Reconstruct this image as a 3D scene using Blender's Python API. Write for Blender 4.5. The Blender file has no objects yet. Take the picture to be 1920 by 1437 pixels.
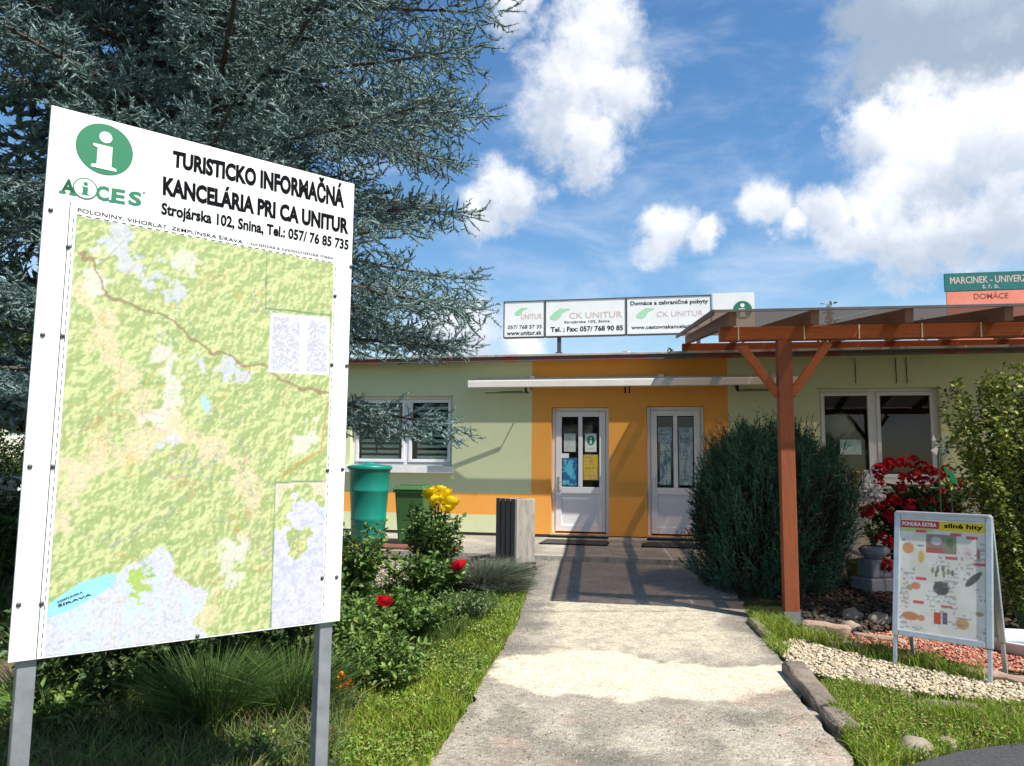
import bpy, math, random
import numpy as np
from mathutils import Matrix, Vector
random.seed(7); RNG = np.random.default_rng(7)
scene = bpy.context.scene
COL = scene.collection
R = math.radians

# ------------------------------------------------------------------ camera
F = 1441.0; PITCH = math.atan(156.5 / F); ROLL = 0.0105
CAM = np.array([0.0, 0.0, 1.5])
_f = np.array([0, math.cos(PITCH), math.sin(PITCH)]); _r = np.array([1.0, 0, 0]); _u = np.array([0, -math.sin(PITCH), math.cos(PITCH)])
CR = math.cos(ROLL) * _r + math.sin(ROLL) * _u; CU = -math.sin(ROLL) * _r + math.cos(ROLL) * _u
cd = bpy.data.cameras.new('camera'); cam = bpy.data.objects.new('camera', cd); COL.objects.link(cam)
cd.sensor_fit = 'HORIZONTAL'; cd.sensor_width = 36; cd.lens = F / 1920 * 36; cd.clip_start = 0.05; cd.clip_end = 3000
cam.matrix_world = Matrix(((CR[0], CU[0], -_f[0], CAM[0]), (CR[1], CU[1], -_f[1], CAM[1]), (CR[2], CU[2], -_f[2], CAM[2]), (0, 0, 0, 1)))
scene.camera = cam

# photo pixel -> direction, and where it meets the ground or a wall
def ray(x, y):
    d = _f + CR * (x - 960) / F - CU * (y - 718.5) / F
    return d / d[1]
def gz(y):
    return np.clip(0.035 * (np.asarray(y, float) - 3.9), 0, 0.30)
def gnd(x, y):
    d = ray(x, y); t = 8.0
    for _ in range(60): t = (float(gz(t)) - 1.5) / d[2]
    return CAM + d * t
def at(x, y, depth): return CAM + ray(x, y) * depth
def plane(x, y, P, n):
    d = ray(x, y); return CAM + d * (np.dot(P - CAM, n) / np.dot(d, n))

# ------------------------------------------------------------------ sun, sky, exposure
SUN = np.array([-1.40, 1.22, -2.80]); SUN = SUN / np.linalg.norm(SUN)
ELEV = math.asin(-SUN[2]); AZ = math.atan2(-SUN[0], -SUN[1])        # azimuth of the sun, from +Y towards +X
sd = bpy.data.lights.new('sun', 'SUN'); sun = bpy.data.objects.new('sun', sd); COL.objects.link(sun)
sd.energy = 5.0; sd.angle = R(0.55); sd.color = (1.0, 0.95, 0.86)
sun.rotation_euler = Vector(SUN).to_track_quat('-Z', 'Y').to_euler(); sun.location = (6, -5, 12)

world = bpy.data.worlds.new('World'); scene.world = world; world.use_nodes = True
wn = world.node_tree.nodes; wl = world.node_tree.links
for n_ in list(wn): wn.remove(n_)
def N(t, **k):
    n = wn.new(t)
    for a, b in k.items(): setattr(n, a, b)
    return n
def wmath(op, a, b=None, c=None, clamp=False):
    n = wn.new('ShaderNodeMath'); n.operation = op; n.use_clamp = clamp
    for i, s in enumerate((a, b, c)):
        if s is None: continue
        if isinstance(s, (int, float)): n.inputs[i].default_value = s
        else: wl.new(s, n.inputs[i])
    return n.outputs[0]
def wvec(op, a, b=None):
    n = wn.new('ShaderNodeVectorMath'); n.operation = op
    for i, s in enumerate((a, b)):
        if s is None: continue
        if isinstance(s, (tuple, list, np.ndarray)): n.inputs[i].default_value = tuple(float(q) for q in s)
        else: wl.new(s, n.inputs[i])
    return n.outputs['Value'] if op in ('DOT_PRODUCT', 'LENGTH', 'DISTANCE') else n.outputs[0]
def wnoise(vec, scale, detail, rough, dist=0.0):
    n = wn.new('ShaderNodeTexNoise'); wl.new(vec, n.inputs['Vector'])
    n.inputs['Scale'].default_value = scale; n.inputs['Detail'].default_value = detail; n.inputs['Roughness'].default_value = rough; n.inputs['Distortion'].default_value = dist
    return n.outputs
def wstep(x, lo, hi):
    n = wn.new('ShaderNodeMapRange'); n.interpolation_type = 'SMOOTHSTEP'
    wl.new(x, n.inputs[0]); n.inputs[1].default_value = lo; n.inputs[2].default_value = hi
    return n.outputs[0]
def wmix(f, a, b):
    n = wn.new('ShaderNodeMix'); n.data_type = 'RGBA'
    for i, s in ((0, f), (6, a), (7, b)):
        if isinstance(s, (int, float)): n.inputs[i].default_value = s
        elif isinstance(s, tuple): n.inputs[i].default_value = (*s, 1)
        else: wl.new(s, n.inputs[i])
    return n.outputs[2]
sky = N('ShaderNodeTexSky', sky_type='NISHITA', sun_disc=False, sun_elevation=ELEV, sun_rotation=AZ, altitude=250, air_density=1.25, dust_density=0.25, ozone_density=3.0)
tc = N('ShaderNodeTexCoord'); D0 = wvec('NORMALIZE', tc.outputs['Generated'])
warp = wnoise(D0, 9.0, 5, 0.62)['Color']
wc = wvec('SUBTRACT', warp, (0.5, 0.5, 0.5)); sc = wn.new('ShaderNodeVectorMath'); sc.operation = 'SCALE'; wl.new(wc, sc.inputs[0]); sc.inputs[3].default_value = 0.085
DW = wvec('ADD', D0, sc.outputs[0])
fine = wnoise(D0, 30.0, 7, 0.66)['Fac']
def clouds(blobs):
    """union of soft round heaps, each a direction and an angular radius; returns (field, height inside the heap)"""
    best = None; shade = None
    for (px, py, rad) in blobs:
        c = ray(px, py); c = c / np.linalg.norm(c); r = rad / F * 1.0
        dist = wvec('DISTANCE', DW, c)
        fld = wmath('SUBTRACT', 1.0, wmath('DIVIDE', dist, r))
        best = fld if best is None else wmath('MAXIMUM', best, fld)
        sep = wvec('DOT_PRODUCT', wvec('SUBTRACT', D0, c), (0.25, -0.1, 1.0))
        hgt = wmath('MULTIPLY', wmath('DIVIDE', sep, r), wmath('MAXIMUM', fld, 0.0))
        shade = hgt if shade is None else wmath('ADD', shade, hgt)
    return best, shade
BRIGHT = [(1115, 45, 95), (1085, 130, 108), (1165, 180, 88), (1055, 215, 100), (1110, 280, 75), (965, 25, 48), (955, 365, 78), (905, 395, 60),
          (1735, 275, 125), (1850, 260, 120), (1960, 280, 150), (1690, 330, 95), (1640, 400, 90), (1760, 405, 110), (1545, 400, 62), (1430, 382, 58), (1485, 425, 48),
          (1250, 446, 62), (1325, 452, 44), (870, 640, 110), (980, 655, 70), (1790, 455, 70), (1580, 455, 60), (1700, 470, 80), (1880, 400, 110), (1640, 250, 60)]
GREY = [(1790, 60, 160), (1920, 40, 210), (1690, 120, 110), (1880, 150, 130), (1640, 30, 70), (1720, 10, 120)]
b1, s1 = clouds(BRIGHT); b2, s2 = clouds(GREY)
nz = wmath('MULTIPLY', wmath('SUBTRACT', fine, 0.5), 1.25)
m1 = wmath('MULTIPLY', wstep(wmath('ADD', b1, nz), -0.08, 0.62), 0.96)
m2 = wmath('MULTIPLY', wstep(wmath('ADD', b2, nz), -0.05, 0.6), 0.93)
# general heaps over the rest of the sky and thin high streaks everywhere
sq = N('ShaderNodeMapping'); sq.inputs['Scale'].default_value = (1, 1, 2.4); wl.new(D0, sq.inputs[0])
gen = wnoise(sq.outputs[0], 3.1, 9, 0.6, 0.2)['Fac']
ydot = wvec('DOT_PRODUCT', D0, (0, 1, 0))
away = wmath('SUBTRACT', 1.0, wstep(ydot, 0.45, 0.72))
m3 = wmath('MULTIPLY', wstep(gen, 0.53, 0.66), away)
st = N('ShaderNodeMapping'); st.inputs['Scale'].default_value = (1.5, 1.5, 4.2); st.inputs['Rotation'].default_value = (0.0, R(9), 0.3); wl.new(D0, st.inputs[0])
cir = wnoise(st.outputs[0], 3.4, 9, 0.60, 0.35)['Fac']
upz = wvec('DOT_PRODUCT', D0, (0, 0, 1))
low = wmath('SUBTRACT', 1.0, wstep(upz, 0.10, 0.34))
m4 = wmath('MULTIPLY', wstep(wmath('ADD', cir, wmath('MULTIPLY', low, 0.09)), 0.46, 0.84), 0.60)
WHITE = (7.7, 7.7, 7.8); SHADE = (3.7, 4.25, 5.1); GREYC = (2.7, 3.3, 4.1)
soft = wnoise(DW, 13.0, 5, 0.55)['Fac']
lit = wstep(wmath('ADD', wmath('MULTIPLY', s1, 0.9), wmath('MULTIPLY', wmath('SUBTRACT', soft, 0.5), 1.7)), -0.55, 0.60)
c1 = wmix(lit, SHADE, WHITE)
lit2 = wstep(wmath('ADD', wmath('MULTIPLY', s2, 0.6), wmath('MULTIPLY', wmath('SUBTRACT', soft, 0.5), 2.4)), -0.25, 0.95)
c2 = wmix(lit2, GREYC, (5.2, 5.6, 6.2))
hs = wn.new('ShaderNodeHueSaturation'); hs.inputs['Saturation'].default_value = 1.22; wl.new(sky.outputs[0], hs.inputs['Color'])
skyc = wmix(m4, hs.outputs[0], (5.2, 5.8, 6.8))
skyc = wmix(m3, skyc, wmix(wstep(gen, 0.56, 0.78), WHITE, SHADE))
skyc = wmix(m2, skyc, c2)
skyc = wmix(m1, skyc, c1)
bg = N('ShaderNodeBackground'); bg.inputs[1].default_value = 0.094; wl.new(skyc, bg.inputs[0])
wo = N('ShaderNodeOutputWorld'); wl.new(bg.outputs[0], wo.inputs[0])

try:
    world.cycles.sampling_method = 'MANUAL'; world.cycles.sample_map_resolution = 256
except Exception: pass
vs = scene.view_settings; vs.view_transform = 'Standard'; vs.look = 'None'; vs.exposure = 0.75; vs.gamma = 1; vs.use_curve_mapping = False
scene.render.engine = 'CYCLES'
try:
    scene.cycles.max_bounces = 6; scene.cycles.transparent_max_bounces = 12; scene.cycles.use_denoising = True
except Exception: pass

# ------------------------------------------------------------------ helpers
def tag(o, label=None, cat=None, group=None, kind=None):
    for k, v in (('label', label), ('category', cat), ('group', group), ('kind', kind)):
        if v: o[k] = v
    return o
def empty(name, loc, rz=0.0, label=None, cat=None, group=None):
    o = bpy.data.objects.new(name, None); COL.objects.link(o)
    o.location = tuple(float(q) for q in loc); o.rotation_euler = (0, 0, rz); o.empty_display_size = 0.1
    return tag(o, label, cat, group)
def link(name, me, mats, parent=None, bevel=0.0, smooth=False, kind=None):
    o = bpy.data.objects.new(name, me); COL.objects.link(o)
    for m in (mats if isinstance(mats, (list, tuple)) else [mats]): me.materials.append(m)
    if parent is not None: o.parent = parent
    if bevel:
        b = o.modifiers.new('bevel', 'BEVEL'); b.width = bevel; b.segments = 2; b.limit_method = 'ANGLE'; b.angle_limit = R(40)
    if smooth:
        me.polygons.foreach_set('use_smooth', [True] * len(me.polygons))
    if kind: o['kind'] = kind
    return o
class MB:
    def __init__(s): s.v = []; s.f = []; s.mi = []
    def face(s, pts, mi=0):
        b = len(s.v); s.v += [tuple(float(c) for c in p) for p in pts]; s.f.append(tuple(range(b, b + len(pts)))); s.mi.append(mi); return s
    def box(s, x0, x1, y0, y1, z0, z1, mi=0):
        b = len(s.v)
        s.v += [(x, y, z) for z in (z0, z1) for y in (y0, y1) for x in (x0, x1)]
        for q in ((0, 2, 3, 1), (4, 5, 7, 6), (0, 1, 5, 4), (2, 6, 7, 3), (0, 4, 6, 2), (1, 3, 7, 5)):
            s.f.append(tuple(b + i for i in q)); s.mi.append(mi)
        return s
    def bar(s, a, b_, w, h, up=(0, 0, 1), mi=0):
        """rectangular bar from a to b, w across, h along up"""
        a = np.array(a, float); b_ = np.array(b_, float); d = b_ - a; d = d / np.linalg.norm(d)
        sd_ = np.cross(d, np.array(up, float)); sd_ /= np.linalg.norm(sd_); up2 = np.cross(sd_, d)
        b = len(s.v)
        for e in (a, b_):
            for i, j in ((-1, -1), (1, -1), (1, 1), (-1, 1)): s.v.append(tuple(e + sd_ * w / 2 * i + up2 * h / 2 * j))
        for q in ((3, 2, 1, 0), (4, 5, 6, 7), (0, 1, 5, 4), (1, 2, 6, 5), (2, 3, 7, 6), (3, 0, 4, 7)):
            s.f.append(tuple(b + i for i in q)); s.mi.append(mi)
        return s
    def tube(s, pts, rad, seg=8, mi=0, cap=True):
        pts = [np.array(p, float) for p in pts]; n = len(pts)
        rads = rad if isinstance(rad, (list, tuple)) else [rad] * n
        b = len(s.v); ref = np.array([0.31, 0.17, 0.93])
        for i, p in enumerate(pts):
            d = pts[min(i + 1, n - 1)] - pts[max(i - 1, 0)]; d = d / (np.linalg.norm(d) + 1e-9)
            x = np.cross(d, ref); 
            if np.linalg.norm(x) < 0.1: x = np.cross(d, np.array([1.0, 0, 0]))
            x /= np.linalg.norm(x); y = np.cross(d, x)
            for k in range(seg):
                a = 2 * math.pi * k / seg; s.v.append(tuple(p + (x * math.cos(a) + y * math.sin(a)) * rads[i]))
        for i in range(n - 1):
            for k in range(seg):
                k2 = (k + 1) % seg
                s.f.append((b + i * seg + k, b + i * seg + k2, b + (i + 1) * seg + k2, b + (i + 1) * seg + k)); s.mi.append(mi)
        if cap:
            s.f.append(tuple(b + k for k in range(seg - 1, -1, -1))); s.mi.append(mi)
            s.f.append(tuple(b + (n - 1) * seg + k for k in range(seg))); s.mi.append(mi)
        return s
    def lathe(s, prof, seg=28, c=(0, 0, 0), mi=0):
        b = len(s.v); n = len(prof)
        for r, z in prof:
            for k in range(seg):
                a = 2 * math.pi * k / seg; s.v.append((c[0] + r * math.cos(a), c[1] + r * math.sin(a), c[2] + z))
        for i in range(n - 1):
            for k in range(seg):
                k2 = (k + 1) % seg
                s.f.append((b + i * seg + k, b + i * seg + k2, b + (i + 1) * seg + k2, b + (i + 1) * seg + k)); s.mi.append(mi)
        return s
    def prism(s, pts, y0, y1, mi=0):
        """outline in x,z pushed from y0 to y1"""
        n = len(pts); b = len(s.v)
        s.v += [(x, y0, z) for x, z in pts] + [(x, y1, z) for x, z in pts]
        s.f.append(tuple(b + i for i in range(n))); s.mi.append(mi)
        s.f.append(tuple(b + n + i for i in range(n - 1, -1, -1))); s.mi.append(mi)
        for i in range(n):
            j = (i + 1) % n; s.f.append((b + i, b + n + i, b + n + j, b + j)); s.mi.append(mi)
        return s
    def build(s, name, mats, parent=None, bevel=0.0, smooth=False, kind=None):
        me = bpy.data.meshes.new(name); me.from_pydata(s.v, [], s.f); me.polygons.foreach_set('material_index', s.mi); me.update()
        return link(name, me, mats, parent, bevel, smooth, kind)
def npmesh(name, V, Fc, mat, parent=None, cols=None, kind=None, smooth=False):
    V = np.asarray(V, np.float32); Fc = np.asarray(Fc, np.int32); k = Fc.shape[1]; m = len(Fc)
    me = bpy.data.meshes.new(name)
    me.vertices.add(len(V)); me.vertices.foreach_set('co', V.ravel())
    me.loops.add(m * k); me.loops.foreach_set('vertex_index', Fc.ravel())
    me.polygons.add(m); me.polygons.foreach_set('loop_start', np.arange(m, dtype=np.int32) * k)
    try: me.polygons.foreach_set('loop_total', np.full(m, k, np.int32))
    except Exception: pass
    if cols is not None:
        a = me.color_attributes.new('Col', 'FLOAT_COLOR', 'POINT')
        c4 = np.ones((len(V), 4), np.float32); c4[:, :3] = cols; a.data.foreach_set('color', c4.ravel())
    me.update(calc_edges=True); me.validate()
    return link(name, me, mat, parent, 0, smooth, kind)
def sheet(name, f, nx, ny, mat, parent=None, cols=None, kind=None):
    """grid sheet from f(s,t)->(n,3)"""
    s, t = np.meshgrid(np.linspace(0, 1, nx), np.linspace(0, 1, ny)); s = s.ravel(); t = t.ravel()
    i, j = np.meshgrid(np.arange(nx - 1), np.arange(ny - 1)); q = (j * nx + i).ravel()
    Fc = np.stack([q, q + 1, q + nx + 1, q + nx], 1)
    return npmesh(name, f(s, t), Fc, mat, parent, cols(s, t) if cols else None, kind, True)

def _hash(ix, iy, seed):
    h = np.sin(ix * 127.1 + iy * 311.7 + seed * 74.7) * 43758.5453
    return h - np.floor(h)
def vnoise(x, y, seed=0):
    x = np.asarray(x, float); y = np.asarray(y, float)
    ix = np.floor(x); iy = np.floor(y); fx = x - ix; fy = y - iy; fx = fx * fx * (3 - 2 * fx); fy = fy * fy * (3 - 2 * fy)
    a = _hash(ix, iy, seed); b = _hash(ix + 1, iy, seed); c = _hash(ix, iy + 1, seed); d = _hash(ix + 1, iy + 1, seed)
    return (a * (1 - fx) + b * fx) * (1 - fy) + (c * (1 - fx) + d * fx) * fy
def fbm(x, y, o=5, seed=0, g=0.5):
    t = 0; a = 1; n = 0
    for k in range(o):
        t = t + a * vnoise(x * 2 ** k, y * 2 ** k, seed + k * 3.3); n += a; a *= g
    return t / n
def inpoly(x, y, poly):
    c = np.zeros(len(x), bool); n = len(poly)
    for i in range(n):
        x1, y1 = poly[i]; x2, y2 = poly[(i + 1) % n]
        if y1 == y2: continue
        c ^= ((y1 > y) != (y2 > y)) & (x < (x2 - x1) * (y - y1) / (y2 - y1) + x1)
    return c
def polydist(x, y, pl):
    d = np.full(len(x), 1e9)
    for (x1, y1), (x2, y2) in zip(pl[:-1], pl[1:]):
        dx, dy = x2 - x1, y2 - y1; t = np.clip(((x - x1) * dx + (y - y1) * dy) / (dx * dx + dy * dy), 0, 1)
        d = np.minimum(d, np.hypot(x - x1 - t * dx, y - y1 - t * dy))
    return d
def sm(x, lo, hi):
    t = np.clip((x - lo) / (hi - lo), 0, 1); return t * t * (3 - 2 * t)
def lerp(a, b, t): return a * (1 - t[:, None]) + np.asarray(b, float) * t[:, None]

# ------------------------------------------------------------------ materials
def nodes(name):
    m = bpy.data.materials.new(name); m.use_nodes = True; nt = m.node_tree; p = nt.nodes['Principled BSDF']; return m, nt, p
def mat(name, c1, c2=None, rough=0.6, scale=8.0, stretch=(1, 1, 1), bump=0.0, bscale=None, metal=0.0, spec=0.5, detail=6, contrast=(0.35, 0.65), stain=None):
    m, nt, p = nodes(name); L = nt.links
    p.inputs['Roughness'].default_value = rough; p.inputs['Metallic'].default_value = metal; p.inputs['Specular IOR Level'].default_value = spec
    p.inputs['Base Color'].default_value = (*c1, 1)
    t = nt.nodes.new('ShaderNodeTexCoord'); mp = nt.nodes.new('ShaderNodeMapping'); mp.inputs['Scale'].default_value = stretch; L.new(t.outputs['Object'], mp.inputs[0])
    if c2:
        n = nt.nodes.new('ShaderNodeTexNoise'); n.inputs['Scale'].default_value = scale; n.inputs['Detail'].default_value = detail; n.inputs['Roughness'].default_value = 0.62
        L.new(mp.outputs[0], n.inputs['Vector'])
        r = nt.nodes.new('ShaderNodeValToRGB'); r.color_ramp.elements[0].position = contrast[0]; r.color_ramp.elements[1].position = contrast[1]
        r.color_ramp.elements[0].color = (*c1, 1); r.color_ramp.elements[1].color = (*c2, 1); L.new(n.outputs['Fac'], r.inputs[0]); out = r.outputs[0]
        if stain:
            n2 = nt.nodes.new('ShaderNodeTexNoise'); n2.inputs['Scale'].default_value = stain[1]; n2.inputs['Detail'].default_value = 9; n2.inputs['Roughness'].default_value = 0.7; L.new(mp.outputs[0], n2.inputs['Vector'])
            r2 = nt.nodes.new('ShaderNodeMapRange'); r2.inputs[1].default_value = stain[2]; r2.inputs[2].default_value = stain[2] + 0.14; r2.inputs[4].default_value = stain[3]; L.new(n2.outputs['Fac'], r2.inputs[0])
            mx = nt.nodes.new('ShaderNodeMix'); mx.data_type = 'RGBA'; L.new(r2.outputs[0], mx.inputs[0]); L.new(out, mx.inputs[6]); mx.inputs[7].default_value = (*stain[0], 1); out = mx.outputs[2]
        L.new(out, p.inputs['Base Color'])
    if bump:
        b = nt.nodes.new('ShaderNodeTexNoise'); b.inputs['Scale'].default_value = bscale or scale * 4; b.inputs['Detail'].default_value = 8; L.new(mp.outputs[0], b.inputs['Vector'])
        bb = nt.nodes.new('ShaderNodeBump'); bb.inputs['Strength'].default_value = bump; bb.inputs['Distance'].default_value = 0.02; L.new(b.outputs['Fac'], bb.inputs['Height']); L.new(bb.outputs[0], p.inputs['Normal'])
    return m
def vmat(name, rough=0.7, transl=0.0, spec=0.3, bump=0.0, bscale=40, speck=0.0):
    m, nt, p = nodes(name); L = nt.links
    a = nt.nodes.new('ShaderNodeAttribute'); a.attribute_name = 'Col'; out = a.outputs['Color']
    t = nt.nodes.new('ShaderNodeTexCoord')
    if speck:
        v = nt.nodes.new('ShaderNodeTexVoronoi'); v.inputs['Scale'].default_value = bscale; L.new(t.outputs['Object'], v.inputs['Vector'])
        n = nt.nodes.new('ShaderNodeTexNoise'); n.inputs['Scale'].default_value = bscale * 1.7; n.inputs['Detail'].default_value = 8; n.inputs['Roughness'].default_value = 0.7; L.new(t.outputs['Object'], n.inputs['Vector'])
        sepc = nt.nodes.new('ShaderNodeSeparateColor'); L.new(v.outputs['Color'], sepc.inputs[0])
        ad = nt.nodes.new('ShaderNodeMath'); ad.operation = 'ADD'; L.new(sepc.outputs[0], ad.inputs[0]); L.new(n.outputs['Fac'], ad.inputs[1])
        mr = nt.nodes.new('ShaderNodeMapRange'); mr.inputs[1].default_value = 0.4; mr.inputs[2].default_value = 1.5; mr.inputs[3].default_value = 1 - speck; mr.inputs[4].default_value = 1 + speck; L.new(ad.outputs[0], mr.inputs[0])
        mm = nt.nodes.new('ShaderNodeVectorMath'); mm.operation = 'SCALE'; L.new(out, mm.inputs[0]); L.new(mr.outputs[0], mm.inputs[3]); out = mm.outputs[0]
    L.new(out, p.inputs['Base Color']); p.inputs['Roughness'].default_value = rough; p.inputs['Specular IOR Level'].default_value = spec
    if bump:
        v = nt.nodes.new('ShaderNodeTexVoronoi'); v.inputs['Scale'].default_value = bscale; L.new(t.outputs['Object'], v.inputs['Vector'])
        n = nt.nodes.new('ShaderNodeTexNoise'); n.inputs['Scale'].default_value = bscale * 0.5; n.inputs['Detail'].default_value = 8; L.new(t.outputs['Object'], n.inputs['Vector'])
        ad = nt.nodes.new('ShaderNodeMath'); ad.operation = 'SUBTRACT'; L.new(n.outputs['Fac'], ad.inputs[0]); L.new(v.outputs['Distance'], ad.inputs[1])
        bb = nt.nodes.new('ShaderNodeBump'); bb.inputs['Strength'].default_value = bump; bb.inputs['Distance'].default_value = 0.012; L.new(ad.outputs[0], bb.inputs['Height']); L.new(bb.outputs[0], p.inputs['Normal'])
    if transl:
        tr = nt.nodes.new('ShaderNodeBsdfTranslucent'); L.new(out, tr.inputs[0]); mx = nt.nodes.new('ShaderNodeMixShader'); mx.inputs[0].default_value = transl
        L.new(p.outputs[0], mx.inputs[1]); L.new(tr.outputs[0], mx.inputs[2]); L.new(mx.outputs[0], nt.nodes['Material Output'].inputs[0])
    return m
def glassmat(name, tint, refl=1.0):
    m, nt, p = nodes(name); L = nt.links
    t = nt.nodes.new('ShaderNodeBsdfTransparent'); t.inputs[0].default_value = (*tint, 1)
    g = nt.nodes.new('ShaderNodeBsdfGlossy'); g.inputs['Roughness'].default_value = 0.02
    fr = nt.nodes.new('ShaderNodeFresnel'); fr.inputs[0].default_value = 1.5
    ml = nt.nodes.new('ShaderNodeMath'); ml.operation = 'MULTIPLY'; ml.inputs[1].default_value = refl; L.new(fr.outputs[0], ml.inputs[0])
    mx = nt.nodes.new('ShaderNodeMixShader'); L.new(ml.outputs[0], mx.inputs[0]); L.new(t.outputs[0], mx.inputs[1]); L.new(g.outputs[0], mx.inputs[2]); L.new(mx.outputs[0], nt.nodes['Material Output'].inputs[0])
    return m
white = mat('white_sheet', (0.80, 0.81, 0.80), (0.74, 0.75, 0.74), 0.45, 3)
steel = mat('grey_steel', (0.20, 0.21, 0.23), (0.27, 0.28, 0.30), 0.45, 14, metal=0.3)
black = mat('black_print', (0.008, 0.008, 0.010), None, 0.95, spec=.05)
greenp = mat('green_print', (0.008, 0.17, 0.075), None, 0.5)
boltm = mat('bolt_steel', (0.10, 0.10, 0.10), None, 0.4, metal=0.6)
mapm = vmat('map_print', 0.5, spec=0.4)
postm = vmat('poster_print', 0.5, spec=0.4)
wgreen = mat('green_render', (0.62, 0.66, 0.40), (0.65, 0.68, 0.43), 0.9, 2.5, bump=0.25, bscale=120, stain=((0.54, 0.57, 0.35), 1.6, 0.57, 0.35))
worange = mat('orange_render', (0.80, 0.34, 0.055), (0.83, 0.37, 0.07), 0.9, 2.5, bump=0.25, bscale=120, stain=((0.70, 0.28, 0.05), 1.5, 0.58, 0.35))
plinth = mat('plinth_grey', (0.08, 0.08, 0.08), (0.13, 0.12, 0.11), 0.9, 10)
pvc = mat('white_pvc', (0.74, 0.74, 0.77), (0.70, 0.70, 0.73), 0.35, 4)
sillm = mat('white_sill', (0.78, 0.78, 0.78), (0.70, 0.70, 0.70), 0.4, 6)
glass = glassmat('window_glass', (0.86, 0.90, 0.88), .6)
roomm = mat('room_wall', (0.50, 0.48, 0.43), None, 0.9)
metalroof = mat('roof_metal', (0.45, 0.45, 0.44), (0.30, 0.30, 0.29), 0.55, 3, stain=((0.24, 0.06, 0.035), 2.2, 0.50, 0.9))
rust = mat('red_roof_edge', (0.20, 0.05, 0.035), (0.10, 0.09, 0.075), 0.8, 2.2, stretch=(1, 1, 1), contrast=(0.44, 0.56))
wood = mat('stained_timber', (0.29, 0.062, 0.012), (0.39, 0.092, 0.016), 0.75, 5, stretch=(1.2, 14, 14), bump=0.15, bscale=10, stain=((0.18, 0.055, 0.02), 2.0, 0.58, 0.6))
woodv = mat('stained_post', (0.20, 0.047, 0.012), (0.28, 0.066, 0.015), 0.75, 5, stretch=(14, 14, 1.0), bump=0.15, bscale=10, stain=((0.17, 0.055, 0.02), 2.0, 0.56, 0.6))
woodr = mat('weathered_rafter', (0.20, 0.085, 0.048), (0.17, 0.095, 0.065), 0.75, 5, stretch=(14, 1.2, 14), bump=0.15, bscale=10)
bronze = None
def tubes_mat(name, c): return mat(name, c, tuple(q * 1.35 for q in c), 0.85, 20, bump=0.3)
bark = tubes_mat('bark', (0.07, 0.05, 0.038)); twigm = tubes_mat('green_twig', (0.06, 0.085, 0.03))
needle = vmat('spruce_needles', 0.55, 0.12, 0.35)
leafm = vmat('leaves', 0.5, 0.30, 0.35)
junim = vmat('juniper_needles', 0.8, 0.15, 0.08)
grassm = vmat('grass_blades', 0.6, 0.30, 0.25)
petalm = vmat('petals', 0.6, 0.25, 0.2)
stonem = vmat('pebble_stone', 0.85, 0, 0.3, bump=0.3, bscale=60)
rockm = mat('field_stone', (0.19, 0.155, 0.115), (0.30, 0.25, 0.19), 0.9, 6, bump=0.5, bscale=16)
kerbm = mat('kerb_concrete', (0.12, 0.095, 0.075), (0.20, 0.165, 0.135), 0.95, 8, bump=0.5, bscale=40)
conc = mat('grey_concrete', (0.25, 0.232, 0.205), (0.36, 0.335, 0.295), 0.9, 7, bump=0.5, bscale=30, stretch=(1.6, 1.6, 0.35), stain=((0.14, 0.13, 0.115), 5, 0.52, 0.75))

# ------------------------------------------------------------------ text as flat print
_tc = {}
def glyphs(s, bold):
    k = (s, bold)
    if k in _tc: return _tc[k]
    c = bpy.data.curves.new('print', 'FONT'); c.body = s; c.size = 1.0; c.offset = bold; c.resolution_u = 3
    o = bpy.data.objects.new('print', c); COL.objects.link(o); dg = bpy.context.evaluated_depsgraph_get()
    me = bpy.data.meshes.new_from_object(o.evaluated_get(dg)); V = np.array([v.co[:2] for v in me.vertices]); Fc = [tuple(p.vertices) for p in me.polygons]
    bpy.data.objects.remove(o); bpy.data.curves.remove(c); bpy.data.meshes.remove(me)
    _tc[k] = (V, Fc); return V, Fc
def print_text(parent, s, box, m, y=-0.002, bold=0.0, name='lettering', corners=None):
    """fill the local box (x0,z0,x1,z1) with the words"""
    V, Fc = glyphs(s, bold); lo = V.min(0); hi = V.max(0); q = (V - lo) / (hi - lo)
    if corners is None:
        x0, z0, x1, z1 = box; X = x0 + q[:, 0] * (x1 - x0); Z = z0 + q[:, 1] * (z1 - z0)
    else:
        bl, br, tr, tl = [np.array(c, float) for c in corners]; a = q[:, :1]; b = q[:, 1:]
        P = (bl * (1 - a) + br * a) * (1 - b) + (tl * (1 - a) + tr * a) * b; X = P[:, 0]; Z = P[:, 1]
    me = bpy.data.meshes.new(name); me.from_pydata([(float(a), y, float(b)) for a, b in zip(X, Z)], [], Fc); me.update()
    return link(name, me, m, parent)
def disc(cx, cz, rx, rz, n=40): return [(cx + rx * math.cos(2 * math.pi * k / n), cz + rz * math.sin(2 * math.pi * k / n)) for k in range(n)]
def flat(parent, name, pts, m, y):
    return MB().face([(x, y, z) for x, z in pts]).build(name, m, parent)
def letter_i(parent, cx, cz, h, m, y):
    """the dotted, footed i of the green badge as one print"""
    b = MB(); w = h * 0.17
    b.face([(x, y, z) for x, z in disc(cx, cz + h * 0.34, h * 0.15, h * 0.15, 20)])
    b.face([(x, y, z) for x, z in ((cx - w * 1.6, cz + h * .12), (cx + w, cz + h * .12), (cx + w, cz - h * .40), (cx - w, cz - h * .40), (cx - w, cz + h * .03), (cx - w * 1.6, cz + h * .06))][::-1])
    b.face([(cx - w * 1.7, y, cz - h * .5), (cx + w * 1.7, y, cz - h * .5), (cx + w * 1.7, y, cz - h * .43), (cx + w, y, cz - h * .40), (cx - w, y, cz - h * .40), (cx - w * 1.7, y, cz - h * .43)])
    return b.build('letter_i', m, parent)

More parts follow.
